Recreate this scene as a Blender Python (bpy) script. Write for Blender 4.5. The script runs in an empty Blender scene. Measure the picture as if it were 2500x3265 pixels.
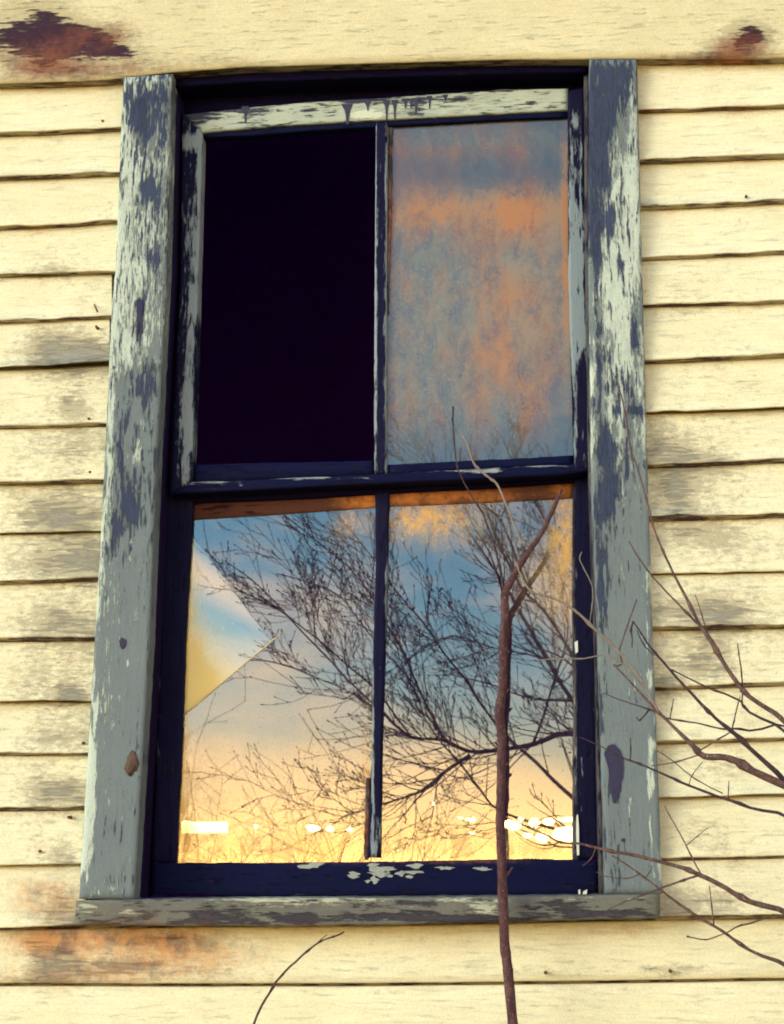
import bpy, bmesh, math, random
from mathutils import Vector, Matrix, noise

S = bpy.context.scene
C = bpy.context.collection
R = math.radians
rnd = random.Random(7)

# ------------------------------------------------------------------ camera
PW, PH, F = 2500.0, 3265.0, 4800.0
DIST, EYE = 2.9, 1.55
YAW, PITCH, ROLL = R(-5.5), R(13.16), 0.0083
fw = Vector((math.sin(YAW) * math.cos(PITCH), math.cos(YAW) * math.cos(PITCH), math.sin(PITCH)))
r0 = Vector((math.cos(YAW), -math.sin(YAW), 0))
u0 = r0.cross(fw)
rt = r0 * math.cos(ROLL) + u0 * math.sin(ROLL)
up = u0 * math.cos(ROLL) - r0 * math.sin(ROLL)
EYEP = Vector((0, -DIST, EYE))
cd = bpy.data.cameras.new("camera")
cam = bpy.data.objects.new("camera", cd)
C.objects.link(cam)
m = Matrix.Identity(4)
for i in range(3):
    m[i][0], m[i][1], m[i][2], m[i][3] = rt[i], up[i], -fw[i], EYEP[i]
cam.matrix_world = m
cd.sensor_fit = 'VERTICAL'
cd.sensor_height = 24.0
cd.lens = F / PH * 24.0
cd.clip_start = 0.05
cd.clip_end = 3000
S.camera = cam

# ------------------------------------------------------------------ sky, sun, exposure
SUN_AZ, SUN_EL = R(236), R(17)           # clockwise from +Y: low in front of the wall, to the left
W = bpy.data.worlds.new("World")
S.world = W
W.use_nodes = True
wn, wl = W.node_tree.nodes, W.node_tree.links
wn.clear()
wo = wn.new('ShaderNodeOutputWorld')
wb = wn.new('ShaderNodeBackground')
wb.inputs['Strength'].default_value = 0.12
sky = wn.new('ShaderNodeTexSky')
sky.sky_type = 'NISHITA'
sky.sun_disc = False
sky.sun_elevation = SUN_EL
sky.sun_rotation = SUN_AZ
sky.air_density = 1.0
sky.dust_density = 0.7
sky.ozone_density = 3.0
tc = wn.new('ShaderNodeTexCoord')
mp = wn.new('ShaderNodeMapping')
mp.inputs['Scale'].default_value = (1.0, 1.0, 2.6)
mp.inputs['Location'].default_value = (-0.404, -2.102, -4.785)
cn = wn.new('ShaderNodeTexNoise')
cn.inputs['Scale'].default_value = 4.2
cn.inputs['Detail'].default_value = 5
cn.inputs['Roughness'].default_value = 0.52
cn.inputs['Distortion'].default_value = 0.5
cr = wn.new('ShaderNodeValToRGB')
cr.color_ramp.elements[0].position = 0.46
cr.color_ramp.elements[0].color = (0, 0, 0, 1)
cr.color_ramp.elements[1].position = 0.70
cr.color_ramp.elements[1].color = (0.52, 0.52, 0.52, 1)
mx = wn.new('ShaderNodeMix')
mx.data_type = 'RGBA'
mx.inputs[7].default_value = (21.0, 13.0, 6.4, 1)      # peach evening cloud
wl.new(tc.outputs['Generated'], mp.inputs['Vector'])
wl.new(mp.outputs[0], cn.inputs['Vector'])
wl.new(cn.outputs['Fac'], cr.inputs['Fac'])
sx = wn.new('ShaderNodeSeparateXYZ')
wl.new(tc.outputs['Generated'], sx.inputs[0])
ch = wn.new('ShaderNodeMapRange')           # the cloud bank thins out higher up
ch.inputs['From Min'].default_value = 0.34
ch.inputs['From Max'].default_value = 0.44
ch.inputs['To Min'].default_value = 1.0
ch.inputs['To Max'].default_value = 0.12
wl.new(sx.outputs['Z'], ch.inputs['Value'])
cm = wn.new('ShaderNodeMath')
cm.operation = 'MULTIPLY'
wl.new(cr.outputs['Color'], cm.inputs[0])
wl.new(ch.outputs[0], cm.inputs[1])
wl.new(cm.outputs[0], mx.inputs[0])
ti = wn.new('ShaderNodeMix')
ti.data_type = 'RGBA'
ti.blend_type = 'MULTIPLY'
ti.inputs[0].default_value = 1.0
ti.inputs[7].default_value = (0.64, 1.06, 1.08, 1)       # clear, cold evening air
wl.new(sky.outputs[0], ti.inputs[6])
wl.new(ti.outputs[2], mx.inputs[6])
# a bright band of evening haze along the whole horizon
hz = wn.new('ShaderNodeMath')
hz.operation = 'ABSOLUTE'
wl.new(sx.outputs['Z'], hz.inputs[0])
hm = wn.new('ShaderNodeMath')
hm.operation = 'MULTIPLY'
hm.inputs[1].default_value = -26.0
wl.new(hz.outputs[0], hm.inputs[0])
he = wn.new('ShaderNodeMath')
he.operation = 'EXPONENT'
wl.new(hm.outputs[0], he.inputs[0])
mh = wn.new('ShaderNodeMix')
mh.data_type = 'RGBA'
mh.inputs[7].default_value = (46.0, 26.0, 7.0, 1)
wl.new(he.outputs[0], mh.inputs[0])
wl.new(mx.outputs[2], mh.inputs[6])
wl.new(mh.outputs[2], wb.inputs['Color'])
wl.new(wb.outputs[0], wo.inputs['Surface'])

sl = bpy.data.lights.new("sun", 'SUN')
sl.energy = 0.7
sl.angle = R(25)
sl.color = (1.0, 0.92, 0.80)
sun = bpy.data.objects.new("sun", sl)
C.objects.link(sun)
sdir = Vector((math.sin(SUN_AZ) * math.cos(SUN_EL), math.cos(SUN_AZ) * math.cos(SUN_EL), math.sin(SUN_EL)))
sun.rotation_euler = sdir.to_track_quat('Z', 'Y').to_euler()
sun.location = sdir * 30

S.render.engine = 'CYCLES'
S.view_settings.view_transform = 'Standard'
S.view_settings.look = 'None'
S.view_settings.exposure = 1.48
S.view_settings.gamma = 1.0
S.view_settings.use_curve_mapping = False
S.cycles.max_bounces = 8
S.cycles.transparent_max_bounces = 16
S.cycles.caustics_reflective = False
S.cycles.pixel_filter_type = 'BLACKMAN_HARRIS'
S.cycles.filter_width = 1.9


# ------------------------------------------------------------------ measuring helpers
def ray(px, py):
    return fw * F + rt * (px - PW / 2) - up * (py - PH / 2)


def at(px, py, y=0.0):
    """the point of the upright plane Y = y that the photo shows at this pixel"""
    d = ray(px, py)
    return EYEP + d * ((y - EYEP.y) / d.y)


GLASS_LOW = 0.075


def mirrored(px, py, dist):
    """the point in front of the house, dist metres off the wall, whose reflection the lower glass shows here"""
    d = ray(px, py)
    d = Vector((d.x, -d.y, d.z))
    e = Vector((EYEP.x, 2 * GLASS_LOW - EYEP.y, EYEP.z))
    return e + d * ((-dist - e.y) / d.y)


def nz(x, y=0.0, z=0.0):
    return noise.noise(Vector((x, y, z)))


# ------------------------------------------------------------------ object helpers
def put(name, me, mats, parent=None, smooth=False):
    for mt in (mats if isinstance(mats, (list, tuple)) else [mats]):
        me.materials.append(mt)
    o = bpy.data.objects.new(name, me)
    C.objects.link(o)
    if parent:
        o.parent = parent
        q = parent
        off = Vector((0, 0, 0))
        while q:
            off += q.location
            q = q.parent
        me.transform(Matrix.Translation(-off))
    if smooth:
        for p in me.polygons:
            p.use_smooth = True
    me.update()
    return o


def tag(o, label, cat, group=None, kind=None):
    o['label'] = label
    if cat:
        o['category'] = cat
    if group:
        o['group'] = group
    if kind:
        o['kind'] = kind
    return o


def empty(name, loc, parent=None):
    o = bpy.data.objects.new(name, None)
    o.empty_display_size = 0.1
    C.objects.link(o)
    o.location = loc
    if parent:
        o.parent = parent
        off = Vector((0, 0, 0))
        q = parent
        while q:
            off += q.location
            q = q.parent
        o.location = Vector(loc) - off
    return o


def along(poly, t):
    if len(poly) == 1:
        return Vector(poly[0])
    L = [0.0]
    for a, b in zip(poly, poly[1:]):
        L.append(L[-1] + math.hypot(b[0] - a[0], b[1] - a[1]))
    s = t * L[-1]
    for i in range(len(poly) - 1):
        if s <= L[i + 1] or i == len(poly) - 2:
            k = (s - L[i]) / max(1e-9, L[i + 1] - L[i])
            return Vector(poly[i]).lerp(Vector(poly[i + 1]), k)


def gsum(px, py, blobs):
    v = 0.0
    for (cx, cy, rx, ry, a) in blobs:
        q = ((px - cx) / rx) ** 2 + ((py - cy) / ry) ** 2
        if q < 12:
            v += a * math.exp(-q)
    return v


def board(name, A, B, y0, thick, mat, parent=None, ns=24, nt=6, bev=0.003, jit=1.2, wear=(), pale=(), tone=(), slope=0.0, bow=0.0, matb=None):
    """a solid plank: photo outlines A and B (polylines along the grain) on the plane y0, given real thickness"""
    sd = rnd.random() * 100
    V, Fc, att = [], [], []
    for i in range(ns + 1):
        s = i / ns
        a, b = along(A, s), along(B, s)
        ja = jit * (nz(s * ns * 0.45, sd) + 0.6 * nz(s * ns * 1.7, sd + 9))
        jb = jit * (nz(s * ns * 0.45, sd + 33) + 0.6 * nz(s * ns * 1.7, sd + 39))
        ab = (b - a)
        ab.normalize()
        a = a + ab * ja
        b = b + ab * jb
        for j in range(nt + 1):
            t = j / nt
            # the outer ring sits close to the edge so that the arris is rounded
            tt = t
            if nt >= 4:
                w = (b - a).length
                e = min(0.25, 5.0 / max(w, 1))
                tt = [0, e][j] if j < 2 else ([1 - e, 1][j - nt + 1] if j > nt - 2 else e + (1 - 2 * e) * (j - 1) / (nt - 2))
            p = a.lerp(b, tt)
            edge = bev if (j in (0, nt) or i in (0, ns)) else 0.0
            y = y0 + edge + slope * (1 - tt) + bow * (s - 0.5) ** 2
            V.append(at(p.x, p.y, y))
            att.append((gsum(p.x, p.y, wear), gsum(p.x, p.y, pale), gsum(p.x, p.y, tone)))
    n1 = nt + 1
    for i in range(ns):
        for j in range(nt):
            Fc.append((i * n1 + j, i * n1 + j + 1, (i + 1) * n1 + j + 1, (i + 1) * n1 + j))
    nf = len(Fc)
    rim = [i * n1 for i in range(ns + 1)] + [ns * n1 + j for j in range(1, nt + 1)] + \
          [i * n1 + nt for i in range(ns - 1, -1, -1)] + [j for j in range(nt - 1, 0, -1)]
    base = len(V)
    for k in rim:
        q = V[k].copy()
        q.y = y0 + thick
        V.append(q)
        att.append(att[k])
    n = len(rim)
    for k in range(n):
        k2 = (k + 1) % n
        Fc.append((rim[k2], rim[k], base + k, base + k2))
    Fc.append(tuple(base + k for k in range(n)))
    me = bpy.data.meshes.new(name)
    me.from_pydata([tuple(v) for v in V], [], Fc)
    for idx, nm in enumerate(('wear', 'pale', 'tone')):
        la = me.attributes.new(nm, 'FLOAT', 'POINT')
        la.data.foreach_set('value', [x[idx] for x in att])
    o = put(name, me, [mat, matb] if matb else mat, parent)
    if matb:
        for p in list(me.polygons)[nf:]:
            p.material_index = 1
    bm = bmesh.new()
    bm.from_mesh(me)
    bmesh.ops.recalc_face_normals(bm, faces=bm.faces)
    bm.to_mesh(me)
    bm.free()
    for p in me.polygons:
        p.use_smooth = p.index < nf
    return o


def plate(name, outline, y0, thick, mat, parent=None, holes=(), ay=None):
    """a flat piece with a free outline (photo pixels on plane y0), optional holes, real thickness"""
    bm = bmesh.new()
    es = []
    for loop in [outline] + list(holes):
        vs = [bm.verts.new(at(p[0], p[1], y0)) for p in loop]
        for i in range(len(vs)):
            es.append(bm.edges.new((vs[i], vs[(i + 1) % len(vs)])))
    bmesh.ops.triangle_fill(bm, use_beauty=True, use_dissolve=False, edges=es, normal=(0, -1, 0))
    ret = bmesh.ops.extrude_face_region(bm, geom=list(bm.faces))
    for e in ret['geom']:
        if isinstance(e, bmesh.types.BMVert):
            e.co.y = y0 + thick
    bmesh.ops.recalc_face_normals(bm, faces=bm.faces)
    me = bpy.data.meshes.new(name)
    bm.to_mesh(me)
    bm.free()
    return put(name, me, mat, parent)


def blob(cx, cy, rx, ry, n=9, j=0.3):
    ph = rnd.random() * 6.3
    return [(cx + rx * (1 + j * (rnd.random() - 0.5) * 2) * math.cos(ph + k * 2 * math.pi / n),
             cy + ry * (1 + j * (rnd.random() - 0.5) * 2) * math.sin(ph + k * 2 * math.pi / n)) for k in range(n)]


def box(name, x0, x1, y0, y1, z0, z1, mat, parent=None):
    V = [(x, y, z) for x in (x0, x1) for y in (y0, y1) for z in (z0, z1)]
    Fc = [(0, 1, 3, 2), (4, 6, 7, 5), (0, 4, 5, 1), (2, 3, 7, 6), (0, 2, 6, 4), (1, 5, 7, 3)]
    me = bpy.data.meshes.new(name)
    me.from_pydata(V, [], Fc)
    return put(name, me, mat, parent)


class Tubes:
    def __init__(self):
        self.V, self.F = [], []

    def add(self, pts, rad, n=6, cap=True):
        V, Fc = self.V, self.F
        base = len(V)
        m_ = len(pts)
        up_ = Vector((0.3, 0.9, 0.2))
        for i in range(m_):
            d = (pts[min(i + 1, m_ - 1)] - pts[max(i - 1, 0)])
            if d.length < 1e-9:
                d = Vector((0, 0, 1))
            d.normalize()
            a = d.cross(up_)
            if a.length < 1e-4:
                a = d.cross(Vector((1, 0, 0)))
            a.normalize()
            b = d.cross(a)
            for k in range(n):
                an = 2 * math.pi * k / n
                V.append(pts[i] + (a * math.cos(an) + b * math.sin(an)) * rad[i])
        for i in range(m_ - 1):
            for k in range(n):
                k2 = (k + 1) % n
                Fc.append((base + i * n + k, base + i * n + k2, base + (i + 1) * n + k2, base + (i + 1) * n + k))
        if cap:
            Fc.append(tuple(base + k for k in range(n))[::-1])
            Fc.append(tuple(base + (m_ - 1) * n + k for k in range(n)))

    def build(self, name, mat, parent=None):
        me = bpy.data.meshes.new(name)
        me.from_pydata([tuple(v) for v in self.V], [], self.F)
        return put(name, me, mat, parent, smooth=True)


def spline(pts, k=4):
    """Catmull-Rom through points (any-length tuples)"""
    out = []
    n = len(pts)
    for i in range(n - 1):
        p0, p1, p2, p3 = pts[max(i - 1, 0)], pts[i], pts[i + 1], pts[min(i + 2, n - 1)]
        for s in range(k):
            t = s / k
            out.append(tuple(0.5 * (2 * b + (c - a) * t + (2 * a - 5 * b + 4 * c - d) * t * t + (3 * b - a - 3 * c + d) * t ** 3)
                             for a, b, c, d in zip(p0, p1, p2, p3)))
    out.append(tuple(pts[-1]))
    return out


# ------------------------------------------------------------------ materials
def new_mat(name):
    mt = bpy.data.materials.new(name)
    mt.use_nodes = True
    mt.node_tree.nodes.clear()
    return mt, mt.node_tree.nodes, mt.node_tree.links


class NB:
    """a few node shorthands"""
    def __init__(self, name):
        self.mat, self.n, self.l = new_mat(name)
        self.pos = self.n.new('ShaderNodeNewGeometry').outputs['Position']

    def noise(self, scale, sx=1, sy=1, sz=1, detail=4, rough=0.55, dist=0.0, off=0.0):
        mpn = self.n.new('ShaderNodeMapping')
        mpn.inputs['Scale'].default_value = (sx, sy, sz)
        mpn.inputs['Location'].default_value = (off, off * 0.7, off * 1.3)
        self.l.new(self.pos, mpn.inputs['Vector'])
        t = self.n.new('ShaderNodeTexNoise')
        t.inputs['Scale'].default_value = scale
        t.inputs['Detail'].default_value = detail
        t.inputs['Roughness'].default_value = rough
        t.inputs['Distortion'].default_value = dist
        self.l.new(mpn.outputs[0], t.inputs['Vector'])
        return t.outputs['Fac']

    def math(self, op, a, b=None, c=None):
        q = self.n.new('ShaderNodeMath')
        q.operation = op
        for i, v in enumerate((a, b, c)):
            if v is None:
                continue
            if isinstance(v, (int, float)):
                q.inputs[i].default_value = v
            else:
                self.l.new(v, q.inputs[i])
        return q.outputs[0]

    def step(self, v, lo, hi, out=1.0):
        q = self.n.new('ShaderNodeMapRange')
        q.interpolation_type = 'SMOOTHSTEP'
        self.l.new(v, q.inputs['Value'])
        q.inputs['From Min'].default_value = lo
        q.inputs['From Max'].default_value = hi
        q.inputs['To Max'].default_value = out
        return q.outputs['Result']

    def attr(self, nm):
        q = self.n.new('ShaderNodeAttribute')
        q.attribute_name = nm
        return q.outputs['Fac']

    def mix(self, f, a, b):
        q = self.n.new('ShaderNodeMix')
        q.data_type = 'RGBA'
        for i, v in ((0, f), (6, a), (7, b)):
            if isinstance(v, (int, float)):
                q.inputs[i].default_value = v
            elif isinstance(v, tuple):
                q.inputs[i].default_value = (*v, 1)
            else:
                self.l.new(v, q.inputs[i])
        return q.outputs[2]

    def bump(self, h, strength=0.4, dist=0.002, prev=None):
        q = self.n.new('ShaderNodeBump')
        q.inputs['Strength'].default_value = strength
        q.inputs['Distance'].default_value = dist
        self.l.new(h, q.inputs['Height'])
        if prev:
            self.l.new(prev, q.inputs['Normal'])
        return q.outputs[0]

    def finish(self, col, rough=0.8, nrm=None, spec=0.1):
        b = self.n.new('ShaderNodeBsdfPrincipled')
        if isinstance(col, tuple):
            b.inputs['Base Color'].default_value = (*col, 1)
        else:
            self.l.new(col, b.inputs['Base Color'])
        b.inputs['Roughness'].default_value = rough
        b.inputs['Specular IOR Level'].default_value = spec
        if nrm:
            self.l.new(nrm, b.inputs['Normal'])
        o = self.n.new('ShaderNodeOutputMaterial')
        self.l.new(b.outputs[0], o.inputs['Surface'])
        return self.mat


def peeling(name, paint, pale, bare, stain=(0.35, 0.13, 0.05), axis='z', bare_at=0.62, pale_at=0.62, rough=0.75, grain=1.0, blot=None, soft=1.0, ww=1.0, grit=0.0):
    """old paint over wood: a coat, paler flakes and bare weathered wood, torn along the grain"""
    k = NB(name)
    long_, cross = 0.10, 1.0
    sc = dict(sx=cross, sy=cross, sz=long_) if axis == 'z' else dict(sx=long_, sy=cross, sz=cross)
    mid = dict(sx=1, sy=1, sz=0.24) if axis == 'z' else dict(sx=0.24, sy=1, sz=1)
    fib = k.noise(185, detail=5, rough=0.65, **sc)
    tear = k.noise(92, detail=8, rough=0.72, dist=0.5, off=3.1, **mid)
    blo = k.noise(9, detail=5, rough=0.6, off=7.7)
    fine = k.noise(330, detail=3, rough=0.7, off=1.7)
    w, p, t = k.math('MULTIPLY', k.attr('wear'), ww), k.math('MULTIPLY', k.attr('pale'), ww), k.attr('tone')
    vb = k.math('ADD', k.math('ADD', k.math('MULTIPLY', fib, 0.6), k.math('MULTIPLY', tear, 0.45)), k.math('MULTIPLY', k.math('SUBTRACT', blo, 0.5), 0.25))
    vb = k.math('MULTIPLY_ADD', vb, 1.8, -0.4)
    bare_at, pale_at = (bare_at - 0.5) * 1.8 + 0.5, (pale_at - 0.5) * 1.8 + 0.5
    mb = k.step(k.math('ADD', vb, k.math('MULTIPLY', w, 1.3)), bare_at - 0.06 * soft, bare_at + 0.08 * soft)
    tear2 = k.noise(98, detail=8, rough=0.72, dist=0.4, off=12.3, **mid)
    vp = k.math('ADD', k.math('MULTIPLY_ADD', k.math('ADD', k.math('MULTIPLY', fib, 0.55), k.math('MULTIPLY', tear2, 0.48)), 1.8, -0.4), k.math('MULTIPLY', p, 1.3))
    mpl = k.step(vp, pale_at - 0.055 * soft, pale_at + 0.085 * soft)
    pv = k.mix(k.step(blo, 0.3, 0.7), paint, blot or tuple(c * 0.88 for c in paint))
    pv = k.mix(k.step(fib, 0.35, 0.65, 0.5), pv, tuple(c * 0.8 for c in paint))
    col = k.mix(mpl, pv, pale)
    if grit:
        gn = k.noise(120, sx=0.45 if axis == 'x' else 1, sz=0.45 if axis == 'z' else 1, detail=7, rough=0.75, off=41.0)
        gz = k.noise(13, detail=4, off=44.0)
        gm = k.step(k.math('ADD', k.math('ADD', gn, k.math('MULTIPLY', k.math('SUBTRACT', gz, 0.5), 0.35)), k.math('MULTIPLY', w, 1.5)), 0.56, 0.84, grit)
        col = k.mix(gm, col, tuple(c * f for c, f in zip(paint, (0.50, 0.46, 0.44))))
    bv = k.mix(fib, tuple(c * 0.55 for c in bare), tuple(c * 1.5 for c in bare))
    col = k.mix(mb, col, bv)
    spk = k.noise(70, detail=8, rough=0.72, off=21.0)
    ts = k.step(k.math('ADD', k.math('ADD', k.math('MULTIPLY', tear, 0.35), k.math('MULTIPLY', blo, 0.25)), k.math('ADD', k.math('MULTIPLY', spk, 0.4), t)), 0.54, 0.98, 0.9)
    dark = tuple(c * f for c, f in zip(stain, (0.42, 0.45, 0.75)))
    col = k.mix(ts, col, k.mix(k.step(k.noise(26, detail=6, rough=0.7, off=31.0), 0.44, 0.62), stain, dark))
    gr = k.math('ADD', 0.70, k.math('MULTIPLY', fine, 0.60 * grain))
    mul = k.n.new('ShaderNodeMix')
    mul.data_type = 'RGBA'
    mul.blend_type = 'MULTIPLY'
    mul.inputs[0].default_value = 1.0
    cmb = k.n.new('ShaderNodeCombineColor')
    for i in range(3):
        k.l.new(gr, cmb.inputs[i])
    k.l.new(col, mul.inputs[6])
    k.l.new(cmb.outputs[0], mul.inputs[7])
    h = k.math('SUBTRACT', k.math('ADD', k.math('MULTIPLY', fib, 0.35), k.math('MULTIPLY', mpl, 0.5)), k.math('MULTIPLY', mb, 0.8))
    return k.finish(mul.outputs[2], rough, k.bump(h, 0.9, 0.0028))


CREAM = (0.86, 0.76, 0.50)
M_CLAP = peeling('cream_clapboard_paint', CREAM, (0.86, 0.78, 0.54), (0.31, 0.275, 0.21), stain=(0.56, 0.25, 0.09), axis='x', bare_at=0.74, pale_at=0.62, blot=(0.82, 0.70, 0.43), soft=2.0, ww=2.7, grit=0.85)
M_LAP = peeling('dirt_shade_lap_edge', (0.42, 0.335, 0.205), (0.58, 0.49, 0.31), (0.075, 0.045, 0.05), stain=(0.36, 0.10, 0.03), axis='x', bare_at=0.55, pale_at=0.70)  # dirt on the butts, with the lap shadow lines put into this brown
M_FRIEZE = peeling('cream_frieze_paint', (0.78, 0.665, 0.40), (0.84, 0.73, 0.46), (0.045, 0.020, 0.035), stain=(0.25, 0.08, 0.045), axis='x', bare_at=0.78, pale_at=0.6, blot=(0.70, 0.585, 0.34), ww=1.15, grit=0.6)
M_CASE = peeling('grey_casing_paint', (0.185, 0.212, 0.212), (0.53, 0.57, 0.47), (0.045, 0.055, 0.095), stain=(0.36, 0.19, 0.09), axis='z', bare_at=0.645, pale_at=0.625, blot=(0.165, 0.19, 0.197), ww=1.15, grit=0.25)
M_SASH = peeling('navy_sash_paint', (0.006, 0.005, 0.028), (0.24, 0.27, 0.28), (0.007, 0.004, 0.024), axis='z', bare_at=0.62, pale_at=0.68, blot=(0.010, 0.009, 0.034), ww=1.45)
M_SASHX = peeling('navy_rail_paint', (0.0035, 0.005, 0.034), (0.30, 0.31, 0.30), (0.007, 0.005, 0.03), axis='x', bare_at=0.62, pale_at=0.70, blot=(0.004, 0.005, 0.03))
M_TOPRAIL = peeling('white_rail_paint', (0.50, 0.51, 0.38), (0.64, 0.64, 0.48), (0.05, 0.048, 0.075), axis='x', bare_at=0.60, pale_at=0.62, blot=(0.42, 0.46, 0.38))
M_JAMB = peeling('black_jamb', (0.011, 0.005, 0.033), (0.12, 0.115, 0.14), (0.010, 0.004, 0.03), axis='z', bare_at=0.6, pale_at=0.74)
M_HEAD = peeling('black_head', (0.003, 0.0006, 0.022), (0.02, 0.014, 0.05), (0.005, 0.0015, 0.02), axis='x', bare_at=0.6, pale_at=0.78)
M_SILL = peeling('grey_sill_paint', (0.175, 0.165, 0.13), (0.44, 0.42, 0.30), (0.055, 0.045, 0.055), stain=(0.30, 0.13, 0.06), axis='x', bare_at=0.60, pale_at=0.60, blot=(0.14, 0.13, 0.12), ww=1.4)
M_STRIP = peeling('brown_rail_wood', (0.10, 0.035, 0.022), (0.5, 0.2, 0.06), (0.02, 0.008, 0.018), stain=(0.52, 0.17, 0.035), axis='x', bare_at=0.7, pale_at=0.9)
M_PUTTY = peeling('old_putty', (0.10, 0.085, 0.09), (0.42, 0.40, 0.30), (0.02, 0.015, 0.03), stain=(0.40, 0.14, 0.05), axis='z', bare_at=0.56, pale_at=0.6)


def plain(name, col, rough=0.8, var=0.35, scale=60):
    k = NB(name)
    a = k.noise(scale, detail=5)
    return k.finish(k.mix(a, tuple(c * (1 - var) for c in col), tuple(c * (1 + var) for c in col)), rough, k.bump(a, 0.3, 0.002))


M_FLAKE = plain('pale_paint_flake', (0.33, 0.33, 0.28))
M_WHITE = plain('white_paint_chip', (0.80, 0.78, 0.66), var=0.1)
M_DRIP = plain('dark_paint_drip', (0.05, 0.05, 0.085))
M_BARE = plain('bare_dark_wood', (0.045, 0.04, 0.075), scale=90)
M_KNOT = plain('rotted_knot_wood', (0.115, 0.07, 0.05), scale=160, var=0.6)
M_NAIL = plain('rusty_nail', (0.16, 0.05, 0.025))
M_ROOM = plain('purple_room_plaster', (0.50, 0.09, 0.80), 0.95)
M_FLOOR = plain('pale_room_floor', (0.55, 0.40, 0.62), 0.9)
M_CRACK = plain('glint_glass_edge', (0.80, 0.52, 0.22), 0.5)  # the glint along the crack is put into this pale orange
M_STONE = plain('foundation_stone', (0.28, 0.26, 0.22), scale=12)


def bark(name, a, b, c):
    k = NB(name)
    n1 = k.noise(95, sz=0.5, detail=7, rough=0.72)
    n2 = k.noise(260, detail=3, off=4.0)
    col = k.mix(k.step(n1, 0.35, 0.68), a, b)
    col = k.mix(k.step(n2, 0.60, 0.75), col, c)
    return k.finish(col, 0.75, k.bump(k.math('ADD', n1, k.math('MULTIPLY', n2, 0.5)), 0.8, 0.002))


M_BARK = bark('sapling_bark', (0.06, 0.026, 0.030), (0.13, 0.062, 0.058), (0.36, 0.22, 0.18))
M_TWIG = bark('shrub_bark', (0.075, 0.038, 0.036), (0.17, 0.095, 0.075), (0.36, 0.25, 0.18))
M_TWIGD = bark('dark_shrub_bark', (0.04, 0.024, 0.034), (0.09, 0.05, 0.052), (0.24, 0.16, 0.13))
M_TWIGP = bark('pale_shrub_bark', (0.20, 0.155, 0.13), (0.29, 0.235, 0.19), (0.40, 0.34, 0.26))
M_TREE = plain('winter_tree_bark', (0.03, 0.027, 0.042), scale=20)
M_BRUSH = plain('tan_brush_bark', (0.13, 0.075, 0.055), scale=20)


def glass(name, film_lo, film_hi, grime_glowA, grime_glowB, refl=0.12, wav=0.06, speck=0.665, film_base=0.02, streak=0.6, tr=(0.72, 0.72, 0.76)):
    """old window glass: reflects what stands outside, lets the dark room through, carries a film of grime and painted sky glow"""
    k = NB(name)
    wv = k.noise(5, detail=1, off=2.2)
    nrm = k.bump(wv, wav, 0.004)
    g = k.n.new('ShaderNodeBsdfGlossy')
    g.inputs['Roughness'].default_value = 0.012
    g.inputs['Color'].default_value = (1, 1, 1, 1)
    k.l.new(nrm, g.inputs['Normal'])
    t = k.n.new('ShaderNodeBsdfTransparent')
    t.inputs['Color'].default_value = (*tr, 1)
    lw = k.n.new('ShaderNodeFresnel')
    lw.inputs['IOR'].default_value = 1.5
    fac = k.math('ADD', lw.outputs[0], refl - 0.04)
    ms = k.n.new('ShaderNodeMixShader')
    k.l.new(fac, ms.inputs[0])
    k.l.new(t.outputs[0], ms.inputs[1])
    k.l.new(g.outputs[0], ms.inputs[2])
    # grime, with reflected sky glow painted into the same film
    n1 = k.noise(34, sz=streak, detail=9, rough=0.70, dist=0.5)
    n2 = k.noise(11, sz=streak * 0.8, detail=5, rough=0.6, off=5.0)
    n3 = k.noise(170, detail=3, rough=0.6, off=8.0)
    film = k.attr('wear')
    warm = k.attr('pale')
    amt = k.math('MULTIPLY', film, k.step(k.math('ADD', k.math('MULTIPLY', n1, 0.75), k.math('MULTIPLY', n3, 0.25)), film_lo, film_hi))
    sp = k.step(n3, speck, speck + 0.05, 0.5)
    amt = k.math('MINIMUM', k.math('ADD', k.math('ADD', amt, film_base), k.math('MULTIPLY', sp, 0.5)), 0.92)
    col = k.mix(k.math('MINIMUM', k.math('ADD', k.step(n2, 0.42, 0.64, 0.6), warm), 1.0), grime_glowA, grime_glowB)
    d = k.n.new('ShaderNodeBsdfDiffuse')
    k.l.new(col, d.inputs['Color'])
    m2 = k.n.new('ShaderNodeMixShader')
    k.l.new(amt, m2.inputs[0])
    k.l.new(ms.outputs[0], m2.inputs[1])
    k.l.new(d.outputs[0], m2.inputs[2])
    o = k.n.new('ShaderNodeOutputMaterial')
    k.l.new(m2.outputs[0], o.inputs['Surface'])
    return k.mat


M_GLASSU = glass('grime_glow_glass', 0.12, 0.72, (0.25, 0.245, 0.215), (0.45, 0.205, 0.10), refl=0.13, film_base=0.10, streak=0.5, speck=0.65)  # grime whose colours also paint the reflected sky and peach cloud
M_GLASS = glass('old_glass', 0.26, 0.74, (0.38, 0.30, 0.2), (0.80, 0.42, 0.11), refl=0.165, speck=0.62)  # the warm film colour paints low golden sky glow in the panes
M_SHARD = glass('golden_glow_shard', 0.0, 0.6, (0.95, 0.66, 0.26), (1.0, 0.70, 0.22), refl=0.22, speck=0.63)  # golden sky reflection painted as a film over the shard
k = NB('clear_back_face')
tb = k.n.new('ShaderNodeBsdfTransparent')
ob = k.n.new('ShaderNodeOutputMaterial')
k.l.new(tb.outputs[0], ob.inputs['Surface'])
M_CLEAR = k.mat

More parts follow.
